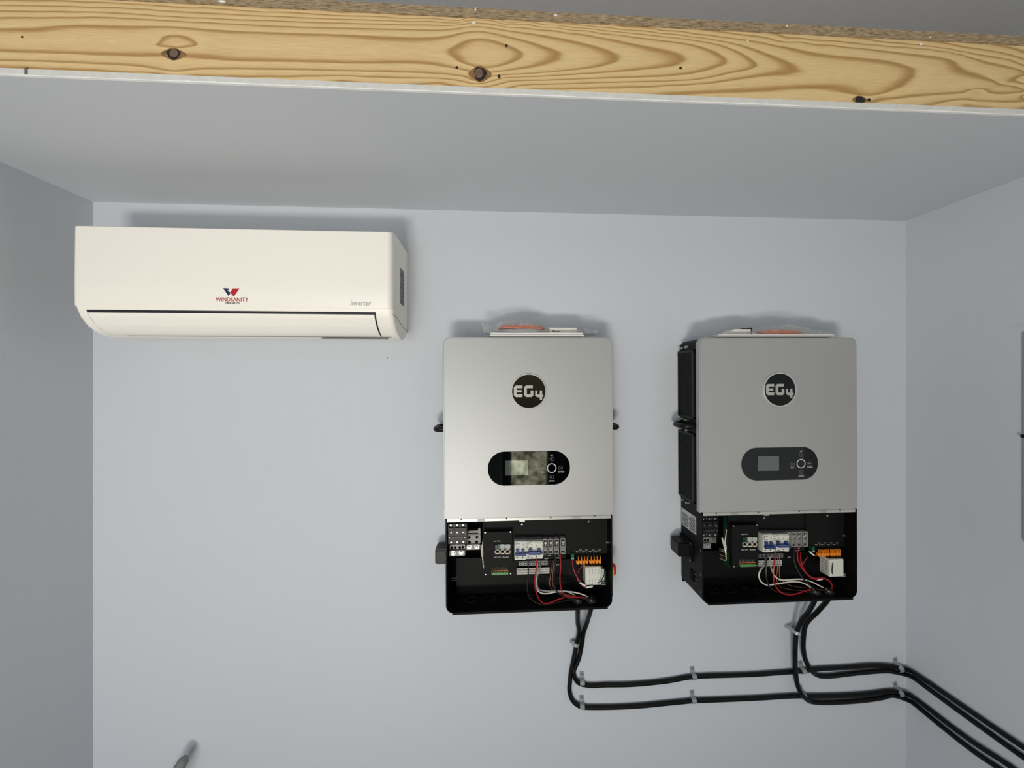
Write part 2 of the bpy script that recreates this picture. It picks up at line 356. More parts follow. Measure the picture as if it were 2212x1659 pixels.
# ---------------------------------------------------------------- timber with traced growth rings
RG = [
 (5, [(0,67),(80,68),(160,59),(270,62),(370,60),(470,69),(600,74),(740,79),(860,87),(950,85),(1027,69),(1100,82),(1160,100),(1193,118),(1160,137),(1100,150),(1060,156)]),
 (6, [(990,110),(1010,93),(1040,87),(1080,96),(1118,115),(1100,132),(1060,144),(1020,140),(1000,128)]),
 (6.6, [(1050,117)]), (6.0, [(348,98),(358,84),(375,79),(400,84),(418,97)]), (5.6, [(375,73),(340,86),(430,88)]), (6.5,[(384,97)]),
 (5.5, [(0,87),(120,86),(250,88),(520,98),(640,103),(740,106),(860,110),(930,112)]),
 (4, [(0,40),(200,38),(330,43),(500,53),(600,58),(740,62),(850,64),(960,66),(1022,58),(1100,68),(1200,85),(1280,105),(1317,128),(1270,145),(1150,158),(1075,162)]),
 (3, [(0,25),(250,30),(400,39),(740,51),(980,55),(1020,49),(1120,60),(1250,75),(1370,100),(1455,128),(1400,145),(1250,159),(1090,167)]),
 (2, [(0,12),(250,17),(450,30),(740,42),(1000,47),(1025,43),(1200,58),(1400,85),(1500,100),(1556,132),(1480,158),(1300,168),(1100,174)]),
 (1, [(0,2),(300,10),(740,34),(1100,50),(1300,66),(1500,88),(1580,108),(1624,141),(1580,155),(1490,172),(1300,178),(1130,183)]),
 (0, [(300,3),(740,28),(1100,44),(1400,68),(1560,90),(1640,115),(1700,145),(1640,160),(1500,180),(1300,188),(1150,191)]),
 (-1, [(1300,54),(1500,74),(1650,94),(1760,120),(1900,135),(1958,152),(1935,180),(1885,205),(1820,186),(1750,184),(1650,190),(1550,196),(1450,200)]),
 (-.4, [(1780,160),(1720,172)]), (-.55,[(1870,160),(1900,170)]), (-.75,[(1870,182)]),
 (-2, [(1600,76),(1800,99),(1950,118),(2040,132),(2065,155),(2150,178),(2212,198),(2080,199),(1900,211)]),
 (-1.5,[(2000,170),(1990,140),(2100,188)]),
 (-3, [(1700,84),(1900,98),(2050,112),(2130,138),(2212,160),(2080,213),(2212,217)]), (-4, [(1900,91),(2000,100),(2100,117),(2212,144),(2212,231),(2090,225)]), (-5, [(2080,103),(2212,129)]), (-6, [(2212,115)]),
 (5, [(0,107),(150,112),(300,116),(330,115),(440,118),(520,126),(740,132),(900,132),(980,145),(1012,152)]),
 (4, [(0,129),(200,135),(300,140),(370,153),(430,148),(600,148),(740,152),(900,155),(1000,163),(1025,174)]),
 (3, [(0,141),(200,150),(290,156),(500,162),(740,163),(960,170),(1020,180)]),
 (2, [(300,164),(740,172),(950,177),(1000,187)]),
]
pts = []; val = []
for h, L_ in RG:
    q = L_
    if len(q) > 4:
        sp = spline([Vector((a, b, 0)) for a, b in q], 3, closed=(h == 6)); q = [(v.x, v.y) for v in sp]
    for a, b in q: pts.append((a/3.2, b)); val.append(h)
P = np.array(pts); V = np.array(val)
def kern(A, B):
    return np.sqrt(((A[:, None, :]-B[None, :, :])**2).sum(-1)+4.)
K = kern(P, P)-np.eye(len(P))*1.2
n_ = len(P); A_ = np.zeros((n_+3, n_+3)); A_[:n_, :n_] = K; A_[:n_, n_] = 1; A_[:n_, n_+1:] = P; A_[n_, :n_] = 1; A_[n_+1:, :n_] = P.T
wts = np.linalg.solve(A_, np.concatenate([V, np.zeros(3)]))
ZB0, ZB1 = CZ+.526, CZ+.6515
KN = [(375, 117, 13, 11), (1037, 160, 13, 15), (1857, 216, 12, 8)]
NX, NZ = 760, 56
xs = np.linspace(XL, XR, NX); zs = np.linspace(ZB0, ZB1, NZ)
GX, GZ = np.meshgrid(xs, zs)
cN = 1/math.sqrt(1+TY*TY); sN = TY*cN
depth = YB*cN+GX*sN; PXg = 1106+F*(GX/YB-TY)/(1+GX/YB*TY); PYg = HZ-(GZ-CZ)*F/depth
Q = np.stack([PXg.ravel()/3.2, PYg.ravel()], 1)
Hh = np.zeros(len(Q))
for i in range(0, len(Q), 8000): Hh[i:i+8000] = kern(Q[i:i+8000], P)@wts[:n_]+wts[n_]+Q[i:i+8000]@wts[n_+1:]
verts = np.stack([GX.ravel(), np.full(GX.size, YB), GZ.ravel()], 1)
faces = []
for j in range(NZ-1):
    for i in range(NX-1):
        a = j*NX+i; faces.append((a, a+1, a+NX+1, a+NX))
nb = len(verts)
c8 = [(XL, YB, ZB0), (XR, YB, ZB0), (XR, YB, ZB1), (XL, YB, ZB1), (XL, YB+.038, ZB0), (XR, YB+.038, ZB0), (XR, YB+.038, ZB1), (XL, YB+.038, ZB1)]
verts = np.concatenate([verts, np.array(c8)]); Hh = np.concatenate([Hh, np.zeros(8)])
for q in ((0, 4, 5, 1), (1, 5, 6, 2), (2, 6, 7, 3), (3, 7, 4, 0), (5, 4, 7, 6)): faces.append(tuple(nb+k for k in q))
me = bpy.data.meshes.new('timber_board'); me.from_pydata(verts.tolist(), [], faces); me.update()
at = me.attributes.new('ring', 'FLOAT', 'POINT'); at.data.foreach_set('value', Hh.astype(np.float32)); smooth(me)
beam = thing('timber_beam', 'yellow pine beam with knots and arched grain crossing the top of the room', 'beam', (0, YB, ZB0))
bo = link('board', me, PINE, beam); bo.matrix_parent_inverse = Matrix.Translation((0, -YB, -ZB0))
for (px, py, rx, ry), kd in zip(KN, (0, 1, 2)):
    c = inv(px, py, YB); s_ = .703/830
    pl = []; pl2 = []
    for i in range(26):
        w = 2*math.pi*i/26; k = 1+.1*math.sin(3*w+kd)+.05*math.sin(7*w)
        pl.append((c[0]+rx*s_*k*math.cos(w), max(ZB0+.0005, c[2]+ry*s_*k*math.sin(w))))
        e = 1.7 if kd < 2 else 1.3
        k2 = 1+(e-1)*abs(math.cos(w))**5
        pl2.append((c[0]+rx*s_*1.16*k2*math.cos(w), max(ZB0+.0004, c[2]+ry*s_*1.2*math.sin(w))))
    o = MB().prism(pl2, YB-.0003, YB+.002).build('knot', KNOTR, beam); o.matrix_parent_inverse = Matrix.Translation((0, -YB, -ZB0))
    o2 = MB().prism(pl, YB-.0010, YB+.002, bev=.0006).build('knot_core', KNOT, o)
    if kd < 2:
        q_ = [(c[0]+(.0022 if kd == 0 else -.001)+rx*s_*.66*math.cos(w)-.0012, c[2]+.0006+ry*s_*.72*math.sin(w)) for w in [2*math.pi*i/14 for i in range(14)]]
        MB().prism(q_, YB-.0016, YB+.001, bev=.0004).build('knot_heart', mat('knot_heart', (128, 106, 84) if kd == 0 else (84, 62, 48), .7, noise=(200, .5)), o)
for (px, py, r) in ((48, 80, 2.2), (1094, 99, 3.2), (987, 146, 3.0), (1470, 147, 3.2), (1078, 165, 3.5), (1877, 216, 4)):
    c = inv(px, py, YB); o = MB().cyl((c[0], YB-.0005, c[2]), r*.00085, .002, n=9).build('pin_knot', KNOT, beam); o.matrix_parent_inverse = Matrix.Translation((0, -YB, -ZB0))
deck = MB().box(XL, XR, YB-.002, YW, ZB1+.0004, CZ+.6690).build('subfloor_panel', OSB)
tag(deck, 'brown strand board deck lying on top of the pine beam', 'board'); 
for (px, py, w, h) in ((1027, 19, 4, 7), (1023, 46, 6, 6), (1617, 86, 4, 6), (1993, 93, 7, 6), (480, 3, 14, 5), (1200, 33, 8, 3), (1700, 56, 6, 3), (2010, 80, 4, 3)):
    c = inv(px, py, YB-.003); s_ = .00042
    ys = YB-.0034 if c[2] > ZB1 else YB-.0008
    k = [(c[0]+w*s_*math.cos(a)*random.uniform(.6, 1.3), c[2]+h*s_*math.sin(a)*random.uniform(.6, 1.3)) for a in [2*math.pi*i/8 for i in range(8)]]
    o = MB().prism(k, ys, ys+.002).build('plaster_fleck', PAPER, beam if c[2] < ZB1 else deck)
    if c[2] < ZB1: o.matrix_parent_inverse = Matrix.Translation((0, -YB, -ZB0))

# ---------------------------------------------------------------- air conditioner
AX0, AX1 = -1.046, -.2574
ac = thing('air_conditioner', 'long cream white wall-mounted air conditioner above bare wall on the left', 'air conditioner', (0, 0, CZ))
prof = [(1.020, .376), (1.0185, .30), (1.018, .235), (1.0185, .19), (1.022, .170), (1.031, .150), (1.048, .130), (1.066, .117), (1.085, .109), (1.124, .103), (1.165, .114), (1.192, .140), (1.199, .158), (1.199, .378), (1.03, .380)]
def ac_shell(x0, x1, pr, rnd):
    """body: profile swept along x, shrunk towards the ends for rounded upright corners"""
    bm = bmesh.new(); N = 8; sect = []
    stations = []
    for i in range(N+1):
        w = math.pi/2*i/N; stations.append((x0+rnd*(1-math.sin(w)), rnd*(1-math.cos(w))))
    stations = sorted(stations)
    left = [(x0+rnd*(1-math.cos(math.pi/2*i/N)), rnd*(1-math.sin(math.pi/2*i/N))) for i in range(N+1)]
    right = [(x1-(a-x0), b) for a, b in left][::-1]
    for xx, ins in left+right:
        sect.append([bm.verts.new((xx, min(1.199, y+ins*(1 if y < 1.1 else 0)), z)) for y, z in pr])
    n = len(pr)
    for a, b in zip(sect, sect[1:]):
        for k in range(n): bm.faces.new((a[k], a[(k+1) % n], b[(k+1) % n], b[k]))
    bm.faces.new(sect[0]); bm.faces.new(sect[-1][::-1]); bmesh.ops.recalc_face_normals(bm, faces=bm.faces)
    me = bpy.data.meshes.new('body'); bm.to_mesh(me); bm.free(); smooth(me, 40); return me
link('body', ac_shell(AX0, AX1, prof, .014), ACW, ac)
# front panel seam, thin proud fascia with a chamfered bottom
fp = [(1.0165, .374), (1.0155, .30), (1.0150, .235), (1.0155, .178), (1.0178, .1745), (1.021, .176), (1.021, .374)]
link('front_panel', ac_shell(AX0+.001, AX1-.001, fp, .014), ACW, ac)
# dark slot and the louver flap following the underside curve
LX0, LX1 = -1.014, -.304
def curve_y(z):   # outer face of the body at height z (relative to the eye)
    zz = [.103, .109, .117, .130, .150, .170, .19]; yy = [1.124, 1.085, 1.066, 1.048, 1.031, 1.022, 1.0185]
    return float(np.interp(z, zz, yy))
def strip(z0, z1, off, x0, x1, n=12, th=.004):
    o = []; 
    for i in range(n+1):
        z = z0+(z1-z0)*i/n; o.append((curve_y(z)-off, z))
    return o+[(y+th, z+.0005) for y, z in o[::-1]]
MB().prism(strip(.1665, .1085, .0016, 0, 0), LX0-.0022, LX1+.0018, 'x').build('louver_slot', ACD, ac)
MB().prism(strip(.1600, .1082, .0034, 0, 0), LX0, LX1-.0015, 'x').build('louver', ACW, ac)
# narrow seam line on the right side; shading band painted on the underside
MB().box(-.47, -.29, 1.088, 1.1005, .1036, .1055).build('intake_slot', mat('slot_brown', (120, 112, 104), .6), ac)
M_side = lambda *a: (.0004, 0, 0) if a[0] == 'n' else (AX1+.0003, a[0], a[2])
lb = MB().box(AX1-.001, AX1+.0006, 1.103, 1.152, .205, .307).build('rating_label', STICK, ac)
for k in range(7):
    z = .213+k*.0125
    MB().box(AX1, AX1+.0010, 1.108+(k % 3)*.006, 1.148-(k % 2)*.008, z, z+.0055).build('print_block', mat('label_print', (78, 96, 104), .6), lb)
MB().prism([(1.03, .1625), (1.06, .160), (1.12, .147), (1.185, .136), (1.185, .1345), (1.12, .1455), (1.06, .1585), (1.03, .161)], AX1-.001, AX1+.0004, 'x').build('seam_shade_line', mat('seam_shade_grey', (120, 120, 118), .6), ac)
MB().box(AX0+.07, AX1-.02, 1.0868, 1.0885, .1070, .1084).build('seam_shade_line', mat('seam_shade_grey', (120, 120, 118), .6), ac)  # grey line paints the thin shading band under the louver
# emblem and words
def A(px, py): X, Y, Z = inv(px, py, 1.0147); return X, Z-CZ
yA = 1.0147
def apoly(pl, m, nm):
    return MB().prism([A(530*0+130+cx/5.53, 440+cy/5.53) for cx, cy in pl], yA-.0003, yA+.001).build(nm, m, ac)
apoly([(1945, 1008), (2018, 1012), (2010, 1030), (1995, 1035), (2035, 1062), (2012, 1103)], LOGOB, 'emblem_blue')
apoly([(2030, 1062), (2062, 1012), (2142, 1012), (2072, 1108)], LOGOR, 'emblem_red')
a0 = A(466, 651); a1 = A(536, 643); text('WINDSANITY', a0[0], a1[0], a0[1], a1[1], yA, LOGOR, ac, bold=-.004)
a0 = A(487.5, 656.5); a1 = A(517.5, 653); text('MINI·SPLITS', a0[0], a1[0], a0[1], a1[1], yA, LOGOK, ac, bold=0)
a0 = A(757, 659.5); a1 = A(802, 650); text('inverter', a0[0], a1[0], a0[1], a1[1], yA, ACG, ac, shear=.22, bold=0)

# ---------------------------------------------------------------- inverters
ANG = -.0055
class Unit:
    def __init__(s, ox, oz, px, py):
        s.ox, s.oz, s.px, s.py = ox, oz, px, py
    def loc(s, px, py, Y):
        X, _, Z = inv(px, py, Y); dx, dz = X-s.ox, Z-s.oz; c, n = math.cos(ANG), math.sin(ANG)
        return c*dx-n*dz, Y-YW, n*dx+c*dz
U1 = Unit(-.1300, CZ-.6643, 0, 0); U2 = Unit(.6025, CZ-.6609, 0, 0)
ca = lambda x, y: (920+x/5.027, 1080+y/5.027)
cb = lambda x, y: (1090+x/13.825, 1140+y/13.825)
cc = lambda x, y: (950+x/18.433, 1110+y/18.433)
cd = lambda x, y: (1210+x/15.8, 1180+y/15.8)
ce = lambda x, y: (1040+x/10.533, 960+y/10.533)
cf = lambda x, y: (1430+x/5.027, 1080+y/5.027)
W_ = .479; H_ = .772; YFr = 1.075-YW; SB = .2655     # width, height, front plane, bottom of silver cover
def L(fn, x, y, Y): return U1.loc(*fn(x, y), Y)
def pb(mb, fn, x0, y0, x1, y1, Y, d, bev=.0006):
    a = L(fn, x0, (y0+y1)/2, Y); b = L(fn, x1, (y0+y1)/2, Y); c = L(fn, (x0+x1)/2, y1, Y); e = L(fn, (x0+x1)/2, y0, Y)
    return mb.box(a[0], b[0], Y-YW, Y-YW+d, c[2], e[2], bev)
def tx(s, fn, x0, y0, x1, y1, Y, m, par, **k):
    a = L(fn, x0, y1, Y); b = L(fn, x1, y0, Y); return text(s, a[0], b[0], min(a[2], b[2]), max(a[2], b[2]), Y-YW, m, par, **k)
def dot(mb, fn, x, y, Y, r, h=.0015, n=12):
    c = L(fn, x, y, Y); return mb.cyl((c[0], c[1], c[2]), r, -h, 'y', n, r*.75)
def inverter(U, label, second):
    root = thing('solar_inverter', label, 'inverter', (U.ox, YW, U.oz)); root.rotation_euler = (0, ANG, 0)
    N = lambda mb, name, m, par=root, **k: mb.build(name, m, par, **k)
    # silver cover: rounded top corners, shallow side walls
    cv = MB().prism(rrect(0, W_, SB, H_, .020, 8, (0, 0, 1, 1)), YFr, YFr+.0225, bev=.003); cover = N(cv, 'front_cover', SILV)
    for z in (.70, .582, .465, .345): MB().cyl((-.0002, YFr+.0135, z), .0018, .0008, 'x', 10).build('cover_screw', PRINT, cover)
    # black housing behind it
    h = MB().prism(rrect(.004, W_-.004, SB-.004, H_-.002, .020, 8, (0, 0, 1, 1)), YFr+.0226, -.003, bev=.001)
    N(h, 'housing', BLK)
    # lower wiring compartment: folded tray
    o = rrect(.0045, W_-.005, .004, SB+.002, .022, 8, (1, 1, 0, 0)); i_ = rrect(.0065, W_-.007, .006, SB+.002, .020, 8, (1, 1, 0, 0))
    # open U: outer path left-top -> down -> right-top
    def upath(r): 
        q = r[:-2]; tl = r[-1]; tr = r[-2]; return [tl]+q+[tr]
    po, pi = upath(o), upath(i_)
    tray = MB(); bm = tray.bm; rows = []
    for (a, b) in zip(po, pi):
        rows.append([bm.verts.new(v) for v in ((a[0], YFr, a[1]), (b[0], YFr, b[1]), (b[0], -.004, b[1]), (a[0], -.004, a[1]))])
    for a, b in zip(rows, rows[1:]):
        for k in range(4): bm.faces.new((a[k], b[k], b[(k+1) % 4], a[(k+1) % 4]))
    bm.faces.new(rows[0]); bm.faces.new(rows[-1][::-1])
    comp = N(tray, 'wiring_tray', BLK)
    MB().box(.0065, W_-.007, -.0062, -.0042, .006, SB).build('tray_back', BLKI, comp)
    # front return lips of the tray
    fl = MB().box(.022, W_-.018, YFr-.001, YFr+.004, .0, .0042, .0004).box(W_-.0055, W_-.0035, YFr+.0005, YFr+.012, .034, SB, .0003)
    fl.build('tray_flange', BLK, comp)
    MB().box(.0065, .0085, YFr, YFr+.006, .02, SB, .0002).build('tray_flange', BLK, comp)
    # silver lip under the cover
    lip = pb(MB(), ca, 217, 214, 2006, 214, 1.078, .004, 0)
    MB().box(.0075, W_-.006, YFr+.002, YFr+.008, SB-.0092, SB-.0004, .0008).build('cover_lip', SILE, root)
    for x in (385, 875, 1355, 1832):
        a = L(ca, x, 205, 1.0765); MB().cyl((a[0], YFr+.002, SB-.0022), .0024, -.0006, 'y', 12).build('lip_screw', PRINT, cover)
    for x0, x1 in ((560, 640), (1590, 1680)):
        a = L(ca, x0, 205, 1.0765); b = L(ca, x1, 205, 1.0765); MB().box(a[0], b[0], YFr+.0016, YFr+.0022, SB-.0085, SB-.0015).build('lip_slot', mat('lip_slot_grey', (166, 166, 162), .5, metal=.3), cover)  # strips slightly darker than the lip
    # badge
    c = L(lambda x, y: (x, y), 1142.1, 845.2, 1.075); cx, cz = c[0], c[2]
    bd = MB().cyl((cx, YFr, cz), .0482, -.0022, 'y', 64, bev=.0004).build('badge', mat('badge_black', (8, 11, 10), .06, spec=.35), root)
    MB().ring((cx, YFr-.0030, cz), .0500, .0468, .003, 'y', 64).build('badge_ring', CHROME, bd)
    s = 7.806e-5
    for nm, pl in (('letter_e', [(325,760),(390,700),(635,700),(635,800),(430,800),(430,865),(605,865),(605,950),(430,950),(430,1010),(635,1010),(635,1120),(400,1120),(325,1055)]),
                   ('letter_g', [(695,765),(765,700),(1010,700),(1010,800),(795,800),(795,1015),(930,1015),(930,885),(1030,885),(1030,1060),(965,1120),(765,1120),(695,1055)]),
                   ('numeral_four', [(1095,885),(1170,885),(1170,1030),(1260,1030),(1260,885),(1345,885),(1345,1040),(1390,1040),(1390,1115),(1345,1115),(1345,1220),(1260,1220),(1260,1130),(1165,1130),(1095,1070)])):
        MB().prism([(cx+(x-865)*s, cz-(y-912)*s) for x, y in pl], YFr-.0030, YFr-.0021, bev=0).build(nm, BADGL, bd)
    # display pill
    a = L(ce, 145, 540, 1.075); b = L(ce, 2012, 540, 1.075); zc = (a[2]+b[2])/2; hh = .0475
    dp = MB().prism(rrect(a[0], b[0], zc-hh, zc+hh, .0465, 16), YFr-.0012, YFr+.001, bev=.0003).build('display_panel', GLASS, root)
    sx = L(ce, 545, 370, 1.075); sy = L(ce, 1062, 697, 1.075)
    MB().box(sx[0], sy[0], YFr-.0014, YFr, sy[2], sx[2]).build('screen', SCREEN, dp)
    r = L(ce, 1597, 535, 1.075); MB().ring((r[0], YFr-.0017, r[2]), .0135, .0110, .0005, 'y', 40).build('button_ring', WPRINT, dp)
    for x, y in ((1602, 330), (1390, 545), (1800, 530), (1600, 740)):
        q = L(ce, x, y, 1.075); MB().ring((q[0], YFr-.0016, q[2]), .0060, .0054, .0003, 'y', 24).build('key_circle', GPRINT, dp)
    for (x, y), g_ in zip(((1602, 330), (1600, 740)), 'ud'):
        q = L(ce, x, y, 1.075); sg = 1 if g_ == 'u' else -1
        MB().prism([(q[0]-.0004, q[2]-.0022*sg), (q[0]+.0004, q[2]-.0022*sg), (q[0]+.0004, q[2]+.0010*sg), (q[0]+.0012, q[2]+.0008*sg), (q[0], q[2]+.0028*sg), (q[0]-.0012, q[2]+.0008*sg), (q[0]-.0004, q[2]+.0010*sg)], YFr-.0017, YFr-.0013).build('arrow_mark', WPRINT, dp)
    for (x, y), sg in (((1390, 545), -1), ((1800, 530), 1)):
        q = L(ce, x, y, 1.075)
        MB().prism([(q[0]-.0022, q[2]-.0002), (q[0]-.0006, q[2]-.0016), (q[0]-.0006, q[2]-.0006), (q[0]+.0020, q[2]-.0006), (q[0]+.0020, q[2]+.0014), (q[0]+.0012, q[2]+.0014), (q[0]+.0012, q[2]+.0003), (q[0]-.0006, q[2]+.0003), (q[0]-.0006, q[2]+.0012)], YFr-.0017, YFr-.0013).build('arrow_mark', WPRINT, dp)
    for w_, x, y, hw in (('UP', 1600, 245, 30), ('ESC', 1390, 630, 42), ('ENTER', 1815, 620, 70), ('DOWN', 1600, 830, 64)):
        tx(w_, ce, x-hw, y-17, x+hw, y+17, 1.0735, WPRINT, dp, bold=.02)
    # side vent grilles with punched diagonal mesh, both sides
    for sd in (0, 1):
        X0 = .004 if sd == 0 else W_-.004; sg = -1 if sd == 0 else 1
        for z0, z1 in ((.533, .738), (.283, .489)):
            fr = MB(); y0, y1 = -.098, -.002
            xo = X0+sg*.0075
            for yy0, yy1, zz0, zz1 in ((y0, y0+.012, z0, z1), (y1-.006, y1, z0, z1), (y0, y1, z0, z0+.006), (y0, y1, z1-.006, z1)): fr.box(X0, xo, yy0, yy1, zz0, zz1, .0004)
            vg = fr.build('vent_grille', BPLA, root)
            ms = MB(); step = .0062
            k = -int((y1-y0)/step)-2
            n_b = int((z1-z0+(y1-y0))/step)+2
            for j in range(n_b):
                for dirn in (1, -1):
                    # bar line z = c + dirn*y clipped to the frame
                    c0 = (z0-(y1-y0)+j*step) if dirn == 1 else (z0+j*step)
                    ya, yb = y0+.006, y1-.004
                    za, zb = c0+dirn*(ya-y0), c0+dirn*(yb-y0)
                    # clip to z0..z1
                    def clip(ya, za, yb, zb):
                        lo, hi = z0+.004, z1-.004
                        if max(za, zb) < lo or min(za, zb) > hi: return None
                        def at_(z): return ya+(yb-ya)*(z-za)/(zb-za)
                        A2 = (ya, za); B2 = (yb, zb)
                        if za < lo: A2 = (at_(lo), lo)
                        if za > hi: A2 = (at_(hi), hi)
                        if zb < lo: B2 = (at_(lo), lo)
                        if zb > hi: B2 = (at_(hi), hi)
                        return A2, B2
                    r_ = clip(ya, za, yb, zb)
                    if not r_: continue
                    (p0, q0), (p1, q1) = r_
                    if abs(p1-p0) < .002: continue
                    xx = X0+sg*.0052; t_ = .0008
                    vs = [ms.bm.verts.new(v) for v in ((xx, p0, q0-t_), (xx, p0, q0+t_), (xx, p1, q1+t_), (xx, p1, q1-t_), (xx+sg*.0012, p0, q0-t_), (xx+sg*.0012, p0, q0+t_), (xx+sg*.0012, p1, q1+t_), (xx+sg*.0012, p1, q1-t_))]
                    for q in ((0, 1, 2, 3), (4, 7, 6, 5), (0, 4, 5, 1), (1, 5, 6, 2), (2, 6, 7, 3), (3, 7, 4, 0)): ms.bm.faces.new([vs[w] for w in q])
            mo = ms.build('vent_mesh', BPLA, vg); mo['kind'] = 'stuff'
            MB().box(X0+sg*.0002, X0+sg*.001, y0+.004, y1-.003, z0+.003, z1-.003).build('vent_backing', BLKI, vg)
        for yy, z in ((-.020, .747), (-.052, .749), (-.020, .527), (-.052, .526), (-.020, .497), (-.052, .494), (-.022, .272), (-.052, .272)):
            MB().cyl((X0, yy, z), .0046, sg*.0075, 'x', 14, .0040).cyl((X0+sg*.0075, yy, z), .0028, sg*.002, 'x', 10).build('grille_bolt', SCREWM if sd == 0 else BPLA, root)
        # carrying handle: U-shaped grip
        zh = .5115; xo = X0+sg*.031
        hd = MB().tube([(X0, -.088, zh), (X0+sg*.012, -.088, zh), (xo-sg*.006, -.084, zh-.001), (xo, -.070, zh-.001), (xo, -.040, zh-.001), (xo-sg*.006, -.026, zh-.001), (X0+sg*.012, -.022, zh), (X0, -.022, zh)], .0085, 12, 5)
        for v in hd.bm.verts: v.co.z = zh+(v.co.z-zh)*.95
        hd.build('carry_handle', BPLA, root)
    # warning label on the left side
    wl = MB().box(.0035, .0046, -.094, -.008, .190, .243).build('warning_label', mat('warning_white', (190, 190, 188), .5), root)
    for j in range(9):
        z = .231-j*.0043
        for y0, y1 in ((-.090, -.054), (-.048, -.012)):
            MB().box(.0032, .0040, y0, y1-(.006 if j % 4 == 3 else 0), z-.0024, z).build('print_line', PRINT, wl)
    for yy in (-.085, -.076): MB().prism([(yy-.003, .2345), (yy+.003, .2345), (yy, .2395)], .0031, .0040, 'x').build('warning_triangle', PRINT, wl)
    # plug-in radio module, left side low
    dz = .110
    dg = MB().box(-.034, .0035, -.063, -.009, dz, dz+.044, .004, 3).build('radio_module', BPLA, root)
    MB().box(-.001, .0045, -.074, -.002, dz-.010, dz+.050, .001).build('mounting_plate', BLK, dg)
    for yy, zz in ((-.070, dz+.045), (-.070, dz-.006), (-.007, dz+.045)): MB().cyl((-.001, yy, zz), .0028, -.0015, 'x', 10).build('plate_screw', SCREWM, dg)
    sk = MB().box(.002, .0046, -.085, -.062, .045, .075, .0005).build('socket_block', BLKI, root)
    for zz in (.072, .058, .046): MB().box(.0015, .0025, -.098, -.090, zz, zz+.0015).build('print_dash', GPRINT, sk)
    for zz in (.035, .085, .155): MB().cyl((.0042, YFr+.006, zz), .0022, -.0008, 'x', 10).build('side_screw', SCREWM, root)
    # rotary disconnect switch, right side low
    q = L(ca, 2012, 800, 1.10)
    sw = MB().cyl((W_-.005, -.072, q[2]-.004), .019, .017, 'x', 24, .017).build('switch_collar', YEL, root)
    MB().prism(rrect(-.082, -.062, q[2]-.017, q[2]+.014, .006, 4), W_+.004, W_+.0215, 'x', bev=.003).build('switch_knob', REDSW, sw)
    # ---- battery breaker
    bb = pb(MB(), cc, 325, 400, 1080, 1200, 1.092, .07, .001); bbr = bb.build('battery_breaker', BPLA, root)
    st = MB()
    for x0, x1 in ((345, 555), (580, 805), (830, 1050)): pb(st, cc, x0, 560, x1, 740, 1.088, .01, .0005)
    st.build('breaker_toggle', BPLA, bbr)
    m_ = MB(); pb(m_, cc, 470, 900, 930, 970, 1.0885, .01, .0008); m_.build('toggle_tie', mat('dark_grey_plastic', (46, 46, 47), .45), bbr)
    for (x, y, r) in ((440, 455, .0029), (690, 450, .0029), (935, 445, .0029), (450, 742, .0018), (700, 735, .0018), (932, 728, .0018), (380, 950, .0012), (990, 930, .0012), (455, 1130, .0029), (700, 1125, .0029), (945, 1112, .0029)):
        k = MB(); dot(k, cc, x, y, 1.0915 if r > .002 else 1.0878, r); k.build('breaker_screw', SCREWM, bbr)
    k = MB(); pb(k, cc, 990, 720, 1020, 785, 1.091, .002, 0); k.build('print_dash', GPRINT, bbr)
    for x, y in ((570, 432), (815, 424), (580, 1102), (825, 1090)):
        k = MB(); pb(k, cc, x-22, y-9, x+22, y+9, 1.0912, .002, 0); k.build('print_dash', GPRINT, bbr)
    # ---- battery lugs
    k = MB(); pb(k, cc, 392, 1222, 1010, 1448, 1.122, .03, .0015); lg = k.build('battery_lug', METAL, root)
    k = MB(); pb(k, cc, 372, 1462, 1005, 1690, 1.115, .03, .0015); k.build('lug_block', METAL, lg)
    for x, y in ((480, 1345), (610, 1340), (800, 1335), (920, 1325)):
        k = MB(); dot(k, cc, x, y, 1.1218, .0040, .0004); k.build('lug_hole', BLKI, lg)
    for x, y in ((530, 1860), (850, 1840)):
        k = MB(); q = L(cc, x, y-300, 1.1148); k.ring((q[0], q[1]-.001, q[2]), .0065, .0050, .001, 'y', 24); k.build('washer', SCREWM, lg)
        k = MB(); k.cyl(q, .0038, -.003, 'y', 16, .0030); k.build('lug_screw', SCREWM, lg)
    k = MB(); pb(k, cc, 1060, 820, 1625, 1195, 1.16, .03, .0015); pb(k, cc, 1010, 1215, 1600, 1440, 1.157, .03, .0015)
    lg2 = k.build('battery_lug', METAL, root)
    k = MB(); pb(k, cc, 1065, 665, 1610, 815, 1.168, .02, .001); pb(k, cc, 1530, 570, 1618, 815, 1.150, .02, .001); k.build('lug_tab', METAL, lg2)
    for x, y, r in ((1175, 940, .0042), (1480, 930, .0042), (1180, 1125, .0046), (1470, 1125, .0046)):
        k = MB(); dot(k, cc, x, y, 1.1598, r, .0004); k.build('lug_hole', BLKI, lg2)
    for x, y in ((1170, 1315), (1470, 1305)):
        k = MB(); q = L(cc, x, y, 1.1565); k.ring((q[0], q[1]-.001, q[2]), .0065, .0050, .001, 'y', 24); k.build('washer', SCREWM, lg2)
        k = MB(); k.cyl(q, .0038, -.003, 'y', 16, .0030); k.build('lug_screw', SCREWM, lg2)
    # ---- mounting plates
    k = MB(); pb(k, ca, 622, 205, 1522, 650, 1.118, .003, .0004); mp = k.build('mounting_plate', BLKP, root)
    k = MB(); pb(k, ca, 1522, 205, 1985, 585, 1.114, .003, .0004); mp2 = k.build('mounting_plate', BLKP, root)
    k = MB(); pb(k, ca, 1300, 640, 1990, 1010, 1.160, .003, .0004); pb(k, ca, 330, 620, 1300, 1010, 1.165, .003, .0004); k.build('tray_plate', BLK, root)
